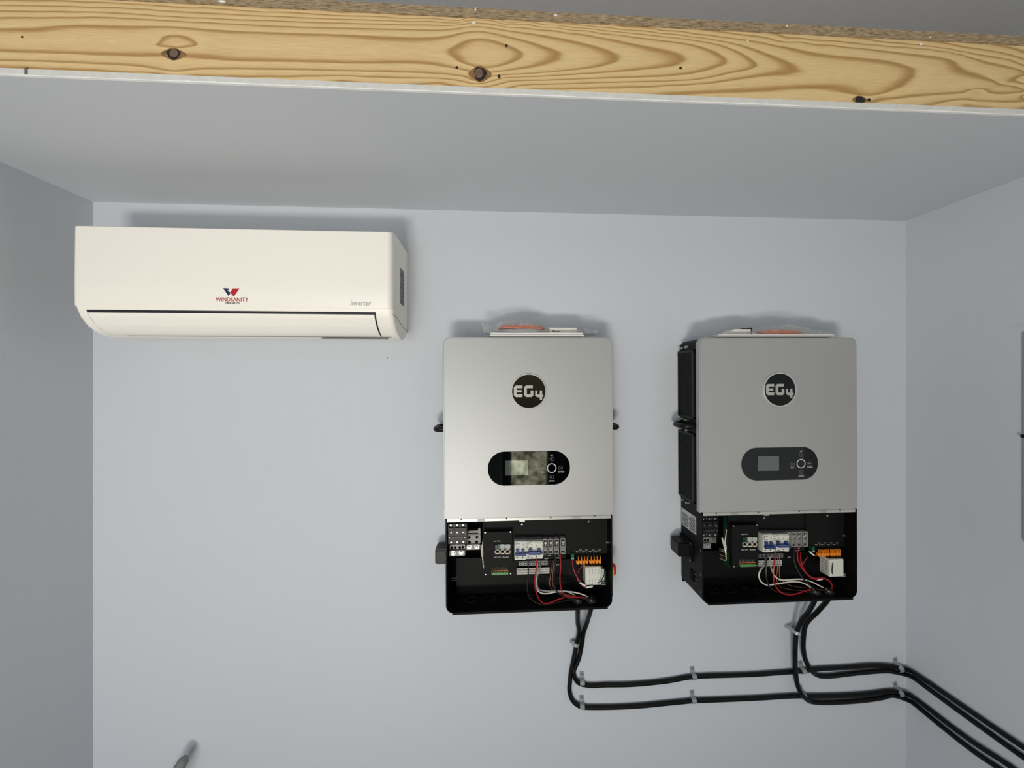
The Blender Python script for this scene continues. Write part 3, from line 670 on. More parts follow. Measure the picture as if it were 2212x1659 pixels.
    for x, y, Y, pp in ((1042, 262, 1.117, mp), (1767, 235, 1.113, mp2), (1963, 460, 1.113, mp2)):
        k = MB(); dot(k, ca, x, y, Y, .0031, .002); k.build('plate_screw', SCREWM, pp)
    k = MB(); pb(k, ca, 1015, 222, 1075, 238, 1.105, .003, .0003); k.build('latch_tab', SILE, root)
    # ---- communication box
    k = MB(); pb(k, ca, 630, 345, 938, 820, 1.100, .016, .0006); cm = k.build('communication_box', BLKP, root)
    for x, y in ((643, 353), (918, 345), (647, 808), (920, 798)):
        k = MB(); dot(k, ca, x, y, 1.0998, .0026, .0015); k.build('box_screw', SCREWM, cm)
    k = MB(); pb(k, ca, 638, 260, 646, 815, 1.118, .028, 0); k.build('circuit_board', PCB, cm)
    k = MB(); pb(k, ca, 744, 474, 922, 594, 1.0995, .002, 0); k.build('jack_recess', BLKI, cm)
    for i, (x0, x1) in enumerate(((748, 803), (806, 859), (862, 917))):
        for row, (y0, y1) in enumerate(((482, 536), (539, 590))):
            if row == 0 and i == 0:
                k = MB(); pb(k, ca, 780, 482, 803, 536, 1.0985, .003, 0); k.build('board_corner', PCB, cm)
                k = MB(); pb(k, ca, 752, 488, 776, 530, 1.0988, .003, 0); k.build('connector_shell', mat('navy_plastic', (30, 44, 72), .4), cm); continue
            f_ = MB()
            for (a0_, b0_, a1_, b1_) in ((x0, y0, x0+7, y1), (x1-7, y0, x1, y1), (x0, y1-12, x1, y1), (x0, y0, x1, y0+5)): pb(f_, ca, a0_, b0_, a1_, b1_, 1.0978, .004, 0)
            if row: # stepped shoulders of the jack mouth
                pb(f_, ca, x0, y0, x0+18, y0+13, 1.0978, .004, 0); pb(f_, ca, x1-18, y0, x1, y0+13, 1.0978, .004, 0)
            else: pb(f_, ca, x0+7, y0+5, x1-7, y1-12, 1.0985, .004, 0)
            f_.build('network_jack', BEIGE if row else mat('jack_grey', (176, 176, 170), .5), cm)
    tx('BAT NTC', ca, 740, 440, 810, 454, 1.0995, WPRINT, cm, bold=.02); tx('BAT COM', ca, 740, 614, 815, 628, 1.0995, WPRINT, cm, bold=.02)
    tx('Parallel', ca, 832, 612, 900, 627, 1.0995, WPRINT, cm, bold=.02, shear=.2)
    k = MB(); pb(k, ca, 713, 783, 895, 815, 1.094, .006, .0004); k.build('green_terminal', GREEN, cm)
    k = MB(); pb(k, ca, 713, 765, 893, 783, 1.096, .004, .0003); k.build('terminal_levers', RUST, cm)
    for j in range(9):
        k = MB(); pb(k, ca, 720+j*19.5, 776, 731+j*19.5, 789, 1.0935, .002, 0); k.build('terminal_hole', BLKI, cm)
    for j, s_ in enumerate(('NO', 'RSD', 'NO', 'COMM', 'NO')): tx(s_, ca, 722+j*35, 731, 741+j*35+(5 if len(s_) > 3 else 0), 740, 1.0995, GPRINT, cm, bold=.01)
    for j, s_ in enumerate(('NTC1', 'GEN', 'NC1', 'DRY', 'NC2')): tx(s_, ca, 708+j*36, 745, 734+j*36, 754, 1.0995, GPRINT, cm, bold=.01)
    # wire bundle beside the box
    for j in range(6):
        a = L(ca, 628-j*1.5, 520+j*12, 1.125); b = L(ca, 622, 600+j*22, 1.14)
        MB().tube([(a[0], a[1], a[2]+.035), (a[0]-.003, a[1]+.002, a[2]), (b[0]+.002, b[1]-.012, b[2]), (b[0]+.002, b[1]+.02, b[2]-.01)], .0014, 8, 5).build('signal_wire', (WHITE, WHITE, KWIRE, WHITE, COPPER, WHITE)[j], cm)
    a = L(ca, 600, 485, 1.135); b = L(ca, 609, 615, 1.125)
    MB().tube([a, b], .0023, 10).build('wire_tag', WHITE, root)
    # ---- load breakers
    for bi, (x0, x1, yb) in enumerate(((300, 643, 962), (647, 1140, 930))):
        k = MB(); pb(k, cb, x0, 412, x1, yb, 1.090, .028, .0008)
        br = k.build('circuit_breaker', WPLA, root)
        k = MB(); pb(k, cb, x0+4, 360, x1-4, 410, 1.096, .022, .0006); k.build('breaker_top', GREYP, br)
        k = MB(); pb(k, cb, x0+15, 640, x1-15, 850, 1.0885, .003, .0005); k.build('breaker_nose', WPLA, br)
        tg = ((340, 435), (505, 590)) if bi == 0 else ((720, 825), (975, 1080))
        k = MB()
        for a0_, a1_ in tg: pb(k, cb, a0_, 655 if bi == 0 else 642, a1_, 800, 1.083, .007, .0006)
        if bi == 0: pb(k, cb, 322, 775, 655, 860, 1.080, .008, .0010)
        else:
            pl = [L(cb, x, y, 1.079) for x, y in ((660, 770), (740, 735), (1080, 725), (1140, 765), (1080, 815), (740, 825))]
            k.prism([(p[0], p[2]) for p in pl], 1.079-YW, 1.087-YW, bev=.0006)
        hd = k.build('breaker_toggle', BLUE, br)
        if bi:
            k = MB(); pb(k, cb, 740, 748, 1050, 756, 1.0785, .001, 0); pb(k, cb, 740, 790, 1050, 798, 1.0785, .001, 0); k.build('toggle_stripe', mat('pale_blue', (130, 145, 185), .5), hd)
        sc_ = ((370, 895), (540, 893)) if bi == 0 else ((705, 868), (960, 862))
        for x, y in sc_:
            k = MB(); dot(k, cb, x, y, 1.0898, .0023, .0004); k.build('terminal_hole', mat('hole_grey', (66, 70, 70), .6), br)
        # printed ratings
        words = ((('L1', 330, 440, 430, 455), ('NB1-63', 320, 470, 400, 492), ('C63', 400, 470, 455, 492), ('230V', 325, 505, 370, 525), ('6000A', 325, 560, 375, 580), ('50A', 400, 560, 455, 580), ('LOAD', 480, 440, 620, 452), ('I O', 540, 480, 570, 530), ('ON', 570, 550, 618, 566)) if bi == 0 else
                 (('L2', 715, 432, 810, 448), ('NB1-63', 650, 470, 730, 492), ('C63', 780, 495, 815, 515), ('230V', 655, 530, 700, 545), ('6000A', 655, 580, 700, 600), ('50A', 740, 572, 790, 598), ('ON', 810, 572, 870, 588), ('LOAD', 905, 428, 1120, 440), ('I O', 945, 520, 975, 570), ('OFF', 1072, 562, 1118, 580), ('400V~', 760, 885, 850, 915)))
        for w_, a0_, b0_, a1_, b1_ in words: tx(w_, cb, a0_, b0_, a1_, b1_, 1.0895, PRINT, br, bold=.01)
    # ---- power terminals
    for x0, x1, yy in ((1150, 1280, 0), (1305, 1450, -4), (1475, 1620, -10), (1670, 1815, -20)):
        k = MB(); pb(k, cb, x0, 338+yy, x0+16, 800+yy, 1.100, .016, .0004); pb(k, cb, x1-16, 338+yy, x1, 800+yy, 1.100, .016, .0004)
        pb(k, cb, x0, 338+yy, x1, 372+yy, 1.100, .016, .0005); pb(k, cb, x0, 772+yy, x1, 800+yy, 1.100, .016, .0004); pb(k, cb, x0+14, 570+yy, x1-14, 585+yy, 1.101, .015, .0002)
        tb = k.build('power_terminal', mat('terminal_grey', (150, 148, 144), .35, spec=.6), root)
        k = MB(); pb(k, cb, x0+14, 585+yy, x1-14, 705+yy, 1.104, .012, .0006); k.build('clamp_plate', METAL, tb)
        k = MB(); dot(k, cb, (x0+x1)/2, 645+yy, 1.1038, .0040, .001, 16); k.build('clamp_screw', SCREWM, tb)
        k = MB(); dot(k, cb, (x0+x1)/2, 645+yy, 1.1026, .0020, .0003, 16); k.build('screw_socket', PRINT, tb)
        k = MB(); q = L(cb, (x0+x1)/2, 440+yy, 1.106); k.cyl(q, .0045, -.004, 'y', 16, .0035); q2 = L(cb, (x0+x1)/2, 515+yy, 1.106); k.cyl(q2, .0040, -.002, 'y', 14, .002); k.build('busbar_stud', SCREWM, tb)
        k = MB(); pb(k, cb, x0+12, 372+yy, x1-12, 772+yy, 1.108, .008, 0); k.build('terminal_well', mat('well_grey', (56, 54, 52), .4), tb)
    for s_, x0, x1, y0, y1 in (('L1', 1160, 1215, 812, 846), ('L2', 1290, 1375, 812, 846), ('L1', 1505, 1535, 805, 840), ('L2', 1615, 1670, 805, 840), ('GEN', 1185, 1320, 898, 938), ('GRID', 1508, 1668, 882, 922), ('PE', 1545, 1630, 1078, 1122)):
        if s_ == 'PE': 
            tx(s_, cb, x0, y0, x1, y1, 1.157, WPRINT, root, bold=.02)
        else:
            tx(s_, cb, x0, y0, x1, y1, 1.1175, WPRINT, mp, bold=.02)
    # ---- neutral bar
    k = MB(); pb(k, cb, 425, 995, 1290, 1130, 1.140, .012, .0010); nb_ = k.build('neutral_bar', METAL, root)
    for x in (500, 620, 742, 862, 982, 1098, 1216):
        k = MB(); q = L(cb, x, 1066-(x-500)*.016, 1.1398); k.ring((q[0], q[1]-.0006, q[2]), .0046, .0034, .0008, 'y', 20); k.build('screw_hole', mat('hole_dark', (40, 36, 34), .5), nb_)
        k = MB(); k.cyl(q, .0028, -.0016, 'y', 12, .0018); k.build('bar_screw', SCREWM, nb_)
    k = MB(); pb(k, cb, 360, 1197, 1340, 1382, 1.155, .002, 0); nl = k.build('notice_label', LABEL, root)
    tx('Please refer to the user manual for cable', cb, 372, 1222, 1310, 1282, 1.1545, PRINT, nl, bold=.008)
    tx('direction, then tighten every terminal', cb, 372, 1302, 1305, 1358, 1.1545, PRINT, nl, bold=.008)
    # ---- small green plug and PV levers
    k = MB(); pb(k, cd, 370, 258, 480, 455, 1.106, .012, .0005); gp = k.build('green_plug', PCB, root)
    k = MB(); pb(k, cd, 385, 395, 475, 450, 1.1055, .003, .0005); k.build('plug_mouth', mat('mint', (150, 185, 165), .5), gp)
    k = MB(); pb(k, cd, 545, 270, 1400, 600, 1.112, .03, .0008); pv = k.build('string_terminal', BPLA, root)
    for j, x in enumerate((600, 705, 810, 910, 1040, 1140, 1245, 1350)):
        yy = -j*3.5
        pl = [L(cd, x+a, y+yy, 1.100) for a, y in ((-48, 505), (20, 505), (24, 385), (36, 380), (42, 400), (42, 625), (5, 630), (-25, 605), (-50, 560))]
        MB().prism([(p[0], p[2]) for p in pl], 1.100-YW, 1.108-YW, bev=.0005).build('release_lever', ORANGE, pv)
        k = MB(); pb(k, cd, x-40, 285+yy, x+12, 490+yy, 1.108, .004, .0004); k.build('lever_slot', BLKI, pv)
        up = j % 2; w_ = ('PV1' if j < 4 else 'PV2')+('-' if up else '+')
        y_ = 125 if up else 187
        tx(w_, cd, x-55-5*(1-up), y_-16, x+45, y_+14, 1.1135, WPRINT, mp2, bold=.02)
        k = MB(); pb(k, cd, x-12, y_+22, x-6, 250, 1.1135, .001, 0); k.build('print_dash', GPRINT, mp2)
    # ---- white relay block
    k = MB(); pb(k, cd, 865, 708, 1390, 1325, 1.088, .034, .0010); rl = k.build('relay_block', WPLA, root)
    k = MB(); pb(k, cd, 1392, 775, 1500, 1215, 1.105, .018, .0008); k.build('relay_end', WPLA, rl)
    k = MB(); pb(k, cd, 1475, 830, 1550, 1180, 1.112, .018, .0006); k.build('relay_board', GREEN, rl)
    k = MB(); pb(k, cd, 870, 640, 1385, 706, 1.094, .028, .0006); k.build('relay_top', BPLA, rl)
    for y in (1235, 1300):
        a = L(cd, 1400, y, 1.10); b = L(cd, 1545, y, 1.10); MB().tube([a, b], .0022, 10).build('relay_pin', METAL, rl)
    if not second:
        for x in (1005, 1110, 1215, 1325):
            for y in (800, 905, 1165, 1265):
                if x == 1325 and y > 1000: continue
                k = MB(); pb(k, cd, x-8, y-30, x-2, y+25, 1.0872, .001, 0); pb(k, cd, x-8, y+18, x+15, y+25, 1.0872, .001, 0); k.build('relay_mark', PRINT, rl)
    # marks on the relay's left side
    a = L(cd, 865, 708, 1.088); b = L(cd, 865, 1325, 1.088); hgt = a[2]-b[2]
    for j in range(5):
        z = b[2]+hgt*(.15+.17*j)
        MB().box(a[0]-.0004, a[0]+.001, a[1]+.006, a[1]+.028, z, z+.0010).build('relay_mark', PRINT, rl)
    for yy in (.010, .024): MB().box(a[0]-.0004, a[0]+.001, a[1]+yy, a[1]+yy+.001, b[2]+hgt*.2, b[2]+hgt*.8).build('relay_mark', PRINT, rl)
    # ---- knockouts in the tray floor, cable glands
    for x, y, rr in ((.072, -.065, .019), (.125, -.065, .018), (.177, -.060, .009), (.205, -.075, .011), (.245, -.062, .012), (.30, -.062, .018)):
        o_ = MB().ring((x, y, .0062), rr, rr-.0008, .0006, 'z', 36).build('knockout', mat('scratch_grey', (90, 90, 88), .4, metal=.5), comp); o_.scale = (1, .8, 1); o_.location = (0, y*.2, 0)
    for x, z in ((.05, .09), (.062, .165), (.2, .03), (.26, .028)):
        pass
    for gx in ((.381, .4205) if not second else (.3695, .4115)):
        gy = 1.104-YW if not second else 1.104-YW
        g_ = MB(); 
        pts = []
        for i in range(24):
            w = 2*math.pi*i/24; rr = .0142 if i % 4 in (0, 1) else .0125; pts.append((gx+rr*math.cos(w), gy+rr*math.sin(w)))
        g_.prism(pts, .0065, .0105, 'z', bev=.0004); gl = g_.build('cable_gland', mat('gland_grey', (110, 112, 112), .3, metal=.8), root)
        MB().ring((gx, gy, .0105), .0105, .0088, .006, 'z', 28).build('gland_collar', mat('gland_grey2', (80, 82, 82), .35, metal=.7), gl)
        MB().cyl((gx, gy, -.010), .0125, .014, 'z', 24, bev=.001).build('gland_body', BPLA, gl)
    # faint legend, lower left of the tray
    for j, s_ in enumerate(('BATTERY', 'INPUT')): tx(s_, ca, 275, 843+j*24, 345-(j*10), 853+j*24, 1.162, GPRINT, root, bold=.02)
    return root
inv1 = inverter(U1, 'silver inverter nearest the air conditioner, grey coiled cable among the items on top', False)
inv2 = inverter(U2, 'silver inverter nearest the right wall, black vented left side showing', True)

# ---------------------------------------------------------------- cables with their conductors
def Wp(fn, x, y, Y): return inv(*fn(x, y), Y)
RC = .0068
def on_wall(px, py, off=RC):
    if px < 1952: return inv(px, py, YW-off-.0005)
    return invX(px, py, XR-off-.0005)
def cable(name, label, head, wallpts, jackets_r=RC, group=None):
    root = thing(name, label, 'cable', wallpts[0], group)
    P_ = [Vector(p)-Vector(wallpts[0]) for p in head+wallpts]
    MB().tube(P_, jackets_r, 14, 6).build('jacket', CABLE, root); return root
def wire(root, name, pts, r, m):
    o = Vector(root.location); return MB().tube([Vector(p)-o for p in pts], r, 10, 6).build(name, m, root)
idn = lambda x, y: (x, y)
low = [(1231,1475),(1230,1492),(1235,1510),(1245,1521),(1260,1527),(1290,1528),(1340,1527),(1390,1524),(1430,1520),(1471,1516),(1498,1513.5),(1552,1511.5),(1634,1508),(1690,1504.5),(1726,1503),(1765,1503.5),(1828,1502),(1879,1498.5),(1925,1493)]
lowR = [(1962,1500),(1975,1508),(2005.7,1531),(2056,1570),(2107,1607),(2171,1648),(2230,1690)]
upp = [(1239,1452),(1243,1467),(1252,1476),(1265,1479.5),(1280,1481),(1308,1479.5),(1350,1479),(1390,1476.5),(1444,1470.5),(1487,1462.7),(1525,1460),(1580,1458.5),(1634,1456.5),(1713,1450.7),(1734,1449),(1764,1445),(1828,1441.5),(1879,1437.5),(1920,1438.5)]
uppR = [(1962,1447),(1980,1457),(2005.7,1474),(2056,1509),(2107,1544),(2158,1579),(2240,1634)]
h = lambda L_: [inv(x, y, Y) for x, y, Y in L_]
def gl_pos(U, gx, gy, dz): # gland centre in world
    c, n = math.cos(ANG), math.sin(ANG); return (U.ox+gx*c, gy+YW, U.oz-gx*n+dz)
A_head = [gl_pos(U1, .381, 1.104-YW, .012), gl_pos(U1, .381, 1.104-YW, -.012)]+h([(1248,1345,1.150),(1251,1365,1.172),(1246,1391,1.186),(1239,1425,1.190),(1233,1455,1.1925)])
cabA = cable('power_cable', 'black cable from the inverter nearest the air conditioner, turning into the lower wall run', A_head, [on_wall(*p) for p in low]+[on_wall(*p) for p in lowR])
B_head = [gl_pos(U1, .4205, 1.104-YW, .012), gl_pos(U1, .4205, 1.104-YW, -.012)]+h([(1268,1345,1.150),(1261,1365,1.172),(1257,1391,1.186),(1251,1420,1.190),(1243,1440,1.1925)])
cabB = cable('power_cable', 'black cable from the inverter nearest the air conditioner, turning into the upper wall run', B_head, [on_wall(*p) for p in upp]+[on_wall(*p) for p in uppR])
d2 = YW-3.2*RC
C_head = [gl_pos(U2, .3695, 1.104-YW, .012), gl_pos(U2, .3695, 1.104-YW, -.012)]+h([(1746,1322,1.140),(1733,1338,1.155),(1725,1354,1.165),(1720,1368,1.170),(1718,1394,1.174),(1717.5,1420,d2),(1718.5,1450,d2),(1722,1476,d2),(1727.5,1492,d2),(1737,1506,d2+.004)])
cabC = cable('power_cable', 'black cable from the right inverter, dropping in front of both wall runs', C_head, [on_wall(1752,1515.5),on_wall(1790,1517.5),on_wall(1853,1514),on_wall(1900,1508),on_wall(1928,1502)]+[on_wall(x, y+(13 if x < 2000 else 15+(x-2000)*.035)) for x, y in lowR])
D_head = [gl_pos(U2, .4115, 1.104-YW, .012), gl_pos(U2, .4115, 1.104-YW, -.012)]+h([(1765,1322,1.140),(1750,1336,1.155),(1740,1350,1.165),(1737,1365,1.170),(1735,1394,1.178),(1738,1418,1.180),(1744,1435,d2),(1752,1448,d2+.003)])
cabD = cable('power_cable', 'black cable from the right inverter, curving into the upper wall run', D_head, [on_wall(1762,1457),on_wall(1777,1460.5),on_wall(1802,1459.5),on_wall(1853,1453.5),on_wall(1900,1449.5),on_wall(1925,1450)]+[on_wall(x, y+(12 if x < 2000 else 14+(x-2000)*.035)) for x, y in uppR])
def wr(root, nm, fn, L_, r, m, end=None):
    p = [Wp(fn, x, y, Y) for x, y, Y in L_]
    if end: p.append(end)
    return wire(root, nm, p, r, m)
eA, eB, eC, eD = A_head[0], B_head[0], C_head[0], D_head[0]
wr(cabA, 'red_conductor', ca, [(1203,640,1.089),(1198,740,1.080),(1184,850,1.078),(1188,950,1.078),(1215,1050,1.082),(1270,1118,1.086),(1340,1118,1.09),(1430,1082,1.095),(1530,1050,1.10),(1610,1048,1.108)], .0019, RED, eA)
wr(cabB, 'red_conductor', ca, [(1460,592,1.104),(1463,700,1.092),(1456,850,1.085),(1465,950,1.085),(1490,1020,1.088),(1540,1052,1.092),(1650,1056,1.10),(1725,1062,1.108),(1765,1080,1.113)], .0019, RED, eB)
wr(cabB, 'white_conductor', ca, [(1245,700,1.138),(1222,780,1.11),(1197,870,1.094),(1200,955,1.09),(1235,1000,1.092),(1300,1017,1.095),(1420,997,1.10),(1550,995,1.104),(1650,1010,1.108),(1735,1040,1.112),(1775,1070,1.115)], .0019, WHITE, eB)
wr(cabA, 'white_conductor', ca, [(1215,700,1.138),(1208,800,1.12),(1205,900,1.105),(1220,965,1.10),(1270,985,1.103),(1380,992,1.107),(1500,985,1.11),(1590,1020,1.112),(1625,1050,1.115)], .0019, WHITE, eA)
wr(cabA, 'bare_conductor', ca, [(1374,652,1.14),(1368,740,1.13),(1348,850,1.125),(1345,920,1.12),(1375,975,1.12),(1450,1010,1.115),(1580,1050,1.115)], .0009, COPPER, eA)
wr(cabB, 'bare_conductor', ca, [(1388,660,1.14),(1384,740,1.13),(1374,850,1.12),(1380,930,1.118),(1410,985,1.118),(1500,1020,1.116),(1700,1060,1.116)], .0009, COPPER, eB)
wr(cabA, 'black_conductor', ca, [(1108,650,1.092),(1112,800,1.085),(1100,920,1.084),(1108,1010,1.085),(1140,1070,1.088),(1210,1120,1.09),(1300,1140,1.092),(1420,1115,1.098),(1540,1090,1.105)], .0019, KWIRE, eA)
wr(cabB, 'black_conductor', ca, [(1405,600,1.104),(1400,740,1.092),(1392,880,1.09),(1410,970,1.092),(1460,1030,1.095),(1560,1070,1.10),(1690,1072,1.108)], .0019, KWIRE, eB)
# right inverter
wr(cabC, 'red_conductor', cf, [(1233,565,1.089),(1220,680,1.080),(1209,800,1.078),(1220,900,1.080),(1260,975,1.084),(1330,1020,1.088),(1420,1027,1.092),(1520,1000,1.10),(1610,972,1.108),(1648,968,1.115)], .0021, RED, eC)
wr(cabC, 'white_conductor', cf, [(1123,620,1.138),(1112,700,1.11),(1070,760,1.085),(1052,820,1.082),(1075,885,1.085),(1140,922,1.09),(1250,910,1.095),(1400,887,1.10),(1500,892,1.105),(1580,925,1.11),(1620,958,1.115)], .0021, WHITE, eC)
wr(cabD, 'white_conductor', cf, [(1170,620,1.138),(1180,720,1.12),(1215,812,1.10),(1280,865,1.095),(1380,866,1.098),(1500,860,1.10),(1600,880,1.105),(1690,920,1.11),(1755,955,1.115)], .0021, WHITE, eD)
wr(cabD, 'red_conductor', cf, [(1473,512,1.104),(1470,620,1.090),(1500,705,1.085),(1560,790,1.082),(1640,848,1.078),(1750,850,1.078),(1815,878,1.082),(1845,930,1.09),(1830,985,1.11)], .0021, RED, eD)
wr(cabD, 'black_conductor', cf, [(1430,545,1.104),(1432,640,1.090),(1455,730,1.085),(1500,810,1.080),(1560,885,1.078),(1640,950,1.09),(1740,985,1.105)], .0021, KWIRE, eD)
wr(cabC, 'black_conductor', cf, [(1140,575,1.089),(1132,700,1.080),(1130,820,1.078),(1155,920,1.082),(1230,990,1.086),(1350,1010,1.10),(1500,1020,1.11)], .0021, KWIRE, eC)
wr(cabC, 'bare_conductor', cf, [(1257,600,1.14),(1256,700,1.135),(1248,800,1.13),(1246,880,1.125),(1300,950,1.125),(1450,980,1.12)], .0009, COPPER, eC)
wr(cabD, 'bare_conductor', cf, [(1278,580,1.14),(1277,680,1.135),(1272,780,1.13),(1290,860,1.125),(1400,930,1.12),(1600,960,1.118)], .0009, COPPER, eD)
# short signal leads with white sleeves, parts of each inverter
def lead(root, U, name, fn, L_, r, m):
    return MB().tube([U.loc(*fn(x, y), Y) for x, y, Y in L_], r, 10, 5).build(name, m, root)
lead(inv1, U1, 'signal_lead', cd, [(425,450,1.105),(428,620,1.10),(480,850,1.095),(570,1030,1.092),(690,1200,1.09),(770,1300,1.088),(880,1360,1.086),(1000,1375,1.086),(1150,1345,1.09)], .0016, RED)
lead(inv1, U1, 'signal_lead', cd, [(560,1020,1.10),(590,1120,1.096),(660,1240,1.094),(760,1350,1.09),(880,1410,1.088)], .0011, RED)
lead(inv1, U1, 'signal_lead', cd, [(800,600,1.11),(740,690,1.12),(650,800,1.13),(600,910,1.14)], .0014, mat('rust_lead', (176, 62, 46), .4))
lead(inv1, U1, 'wire_sleeve', cd, [(670,1240,1.086),(865,1350,1.083)], .0026, WHITE)
lead(inv1, U1, 'wire_sleeve', cd, [(890,1410,1.083),(1105,1365,1.083)], .0026, WHITE)
lead(inv1, U1, 'signal_lead', cd, [(1530,700,1.10),(1525,850,1.084),(1480,1030,1.080),(1390,1180,1.079),(1290,1270,1.082)], .0014, KWIRE)
lead(inv2, U2, 'signal_lead', cf, [(1503,570,1.104),(1508,660,1.09),(1545,760,1.086),(1610,840,1.084),(1690,865,1.08)], .0019, RED)
lead(inv2, U2, 'signal_lead', cf, [(1582,620,1.13),(1550,660,1.125),(1530,700,1.12)], .0014, mat('rust_lead', (176, 62, 46), .4))
lead(inv2, U2, 'wire_sleeve', cf, [(1600,560,1.10),(1650,600,1.098)], .0024, WHITE)
lead(inv2, U2, 'signal_lead', cf, [(1650,600,1.10),(1690,600,1.108)], .0014, RED)
lead(inv2, U2, 'wire_sleeve', cf, [(1680,866,1.083),(1740,858,1.083)], .0026, WHITE)
lead(inv2, U2, 'signal_lead', cf, [(1850,640,1.095),(1855,700,1.086),(1848,760,1.083),(1850,810,1.09)], .0014, KWIRE)

# ---------------------------------------------------------------- straps holding the cables
def strap(px, py, r, tabh, rot, label, right=False, twist=0, lift=0, wid=.0145, tilt=None):
    X, Y, Z = inv(px, py, YW-r-.0006); Y = YW
    root = thing('cable_strap', label, 'strap', (X, YW-lift, Z), 'galvanised straps clipping the black cables'); root.rotation_euler = (0, rot, 0)
    th = .0012; ro = r+.0014; o = []
    arc = [(-(r+.0006)-(ro)*math.sin(w), ro*math.cos(w)) for w in [math.pi*i/12 for i in range(13)]]
    outer = [(-.0014, r+tabh), (-.0014, r+.004)]+[(min(y, -.0014) if i not in (0, 12) else -.0014, z) for i, (y, z) in enumerate(arc)]
    arci = [(min(y+th*math.sin(math.pi*i/12), -.0002), z*(r/ro)) for i, (y, z) in enumerate(arc)]
    inner = [(-.0002, r+tabh), (-.0002, r+.004-.0005)]+arci
    k = MB(); rows = []
    for (a, b) in zip(outer, inner): rows.append([k.bm.verts.new(v) for v in ((-wid/2, a[0], a[1]), (wid/2, a[0], a[1]), (wid/2, b[0], b[1]), (-wid/2, b[0], b[1]))])
    for a, b in zip(rows, rows[1:]):
        for q in range(4): k.bm.faces.new((a[q], b[q], b[(q+1) % 4], a[(q+1) % 4]))
    k.bm.faces.new(rows[0]); k.bm.faces.new(rows[-1][::-1]); k.build('band', GALV, root)
    MB().cyl((0, -.0014, r+tabh-.0065), .0033, -.0018, 'y', 14, .0026, bev=.0003).build('strap_screw', SCREWM, root)
    # pressed rib
    MB().box(-.0012, .0012, -(2*ro+r*.1), -(2*ro-.0010), -r*.5, r*.5, .0003).build('pressed_rib', GALV, root)
    return root
for px, py, rot, lb in ((1257, 1474, .06, 'upper strap nearest the left bend, on the run below the inverter nearest the air conditioner'), (1257, 1525, .03, 'lower strap nearest the left bend, on the lower cable run'),
                        (1499, 1462, -.12, 'strap midway between the inverters on the upper cable run'), (1498, 1513, -.08, 'strap midway between the inverters on the lower cable run'),
                        (1735, 1449, -.2, 'strap beside the dropping cables below the right inverter, on the upper run'), (1735, 1502, -.2, 'strap half hidden by the dropping cable, on the lower run')):
    strap(px, py, RC, .022, rot, lb)
for px, py, rot, lb in ((1949, 1444, -.25, 'strap in the room corner holding the upper pair of cables'), (1949, 1497, -.25, 'strap in the room corner holding the lower pair of cables')):
    strap(px-6, py, RC*1.3, .022, rot, lb)
def hoop(px, py, Y, label, ang=.1):
    X, _, Z = inv(px, py, Y)
    root = thing('cable_strap', label, 'strap', (X, YW, Z), 'galvanised straps clipping the black cables'); root.rotation_euler = (0, ang, 0)
    k = MB(); dy = Y-YW; R_ = .0085; arc = []
    for i in range(13):
        w = math.pi*i/12; arc.append((-R_*math.cos(w)*1.25, dy-R_*.9*math.sin(w)))
    pts = [(-.0165, -.0008), (-R_*1.25-.001, -.0008)]+arc+[(R_*1.25+.001, -.0008)]
    for a, b in zip(pts, pts[1:]):
        v = [k.bm.verts.new(q) for q in ((a[0], a[1], -.0055), (b[0], b[1], -.0055), (b[0], b[1]-.0011, -.0055), (a[0], a[1]-.0011, -.0055), (a[0], a[1], .0055), (b[0], b[1], .0055), (b[0], b[1]-.0011, .0055), (a[0], a[1]-.0011, .0055))]
        for q in ((0, 1, 2, 3), (4, 7, 6, 5), (0, 4, 5, 1), (1, 5, 6, 2), (2, 6, 7, 3), (3, 7, 4, 0)): k.bm.faces.new([v[i] for i in q])
    k.build('band', GALV, root)
    MB().cyl((-.0135, -.0018, 0), .0022, -.0012, 'y', 12).build('strap_screw', SCREWM, root)
hoop(1244, 1391, 1.186, 'strap round the pair of cables just under the inverter nearest the air conditioner', .15)
hoop(1722, 1366, 1.168, 'strap round the pair of cables just under the right inverter', .2)

# ---------------------------------------------------------------- things on top of the inverters
def topz(U, x): return U.oz+H_*math.cos(ANG)-x*math.sin(ANG)
def booklet(U, x0, x1, y0, y1, th, label):
    z = topz(U, (x0+x1)/2)+.0008; root = thing('manual_booklet', label, 'booklet', (U.ox+x0, YW, z)); root.rotation_euler = (0, ANG, 0)
    w = x1-x0
    MB().box(0, w, y0+.0015, y1, .0005, th*.45, .0003).build('pages', BOOK, root)
    MB().box(-.0015, w+.001, y0, y1+.001, th*.45, th*.55, .0002).build('cover_sheet', mat('booklet_grey', (170, 168, 164), .5), root)
    MB().box(.002, w-.004, y0+.001, y1, th*.55, th, .0003).build('pages', BOOK, root)
    return z+th
z1 = booklet(U1, .126, .392, -.128, -.012, .0105, 'white booklet lying on the inverter nearest the air conditioner')
z2 = booklet(U2, .050, .405, -.128, -.015, .0065, 'thin white booklet lying on the right inverter')
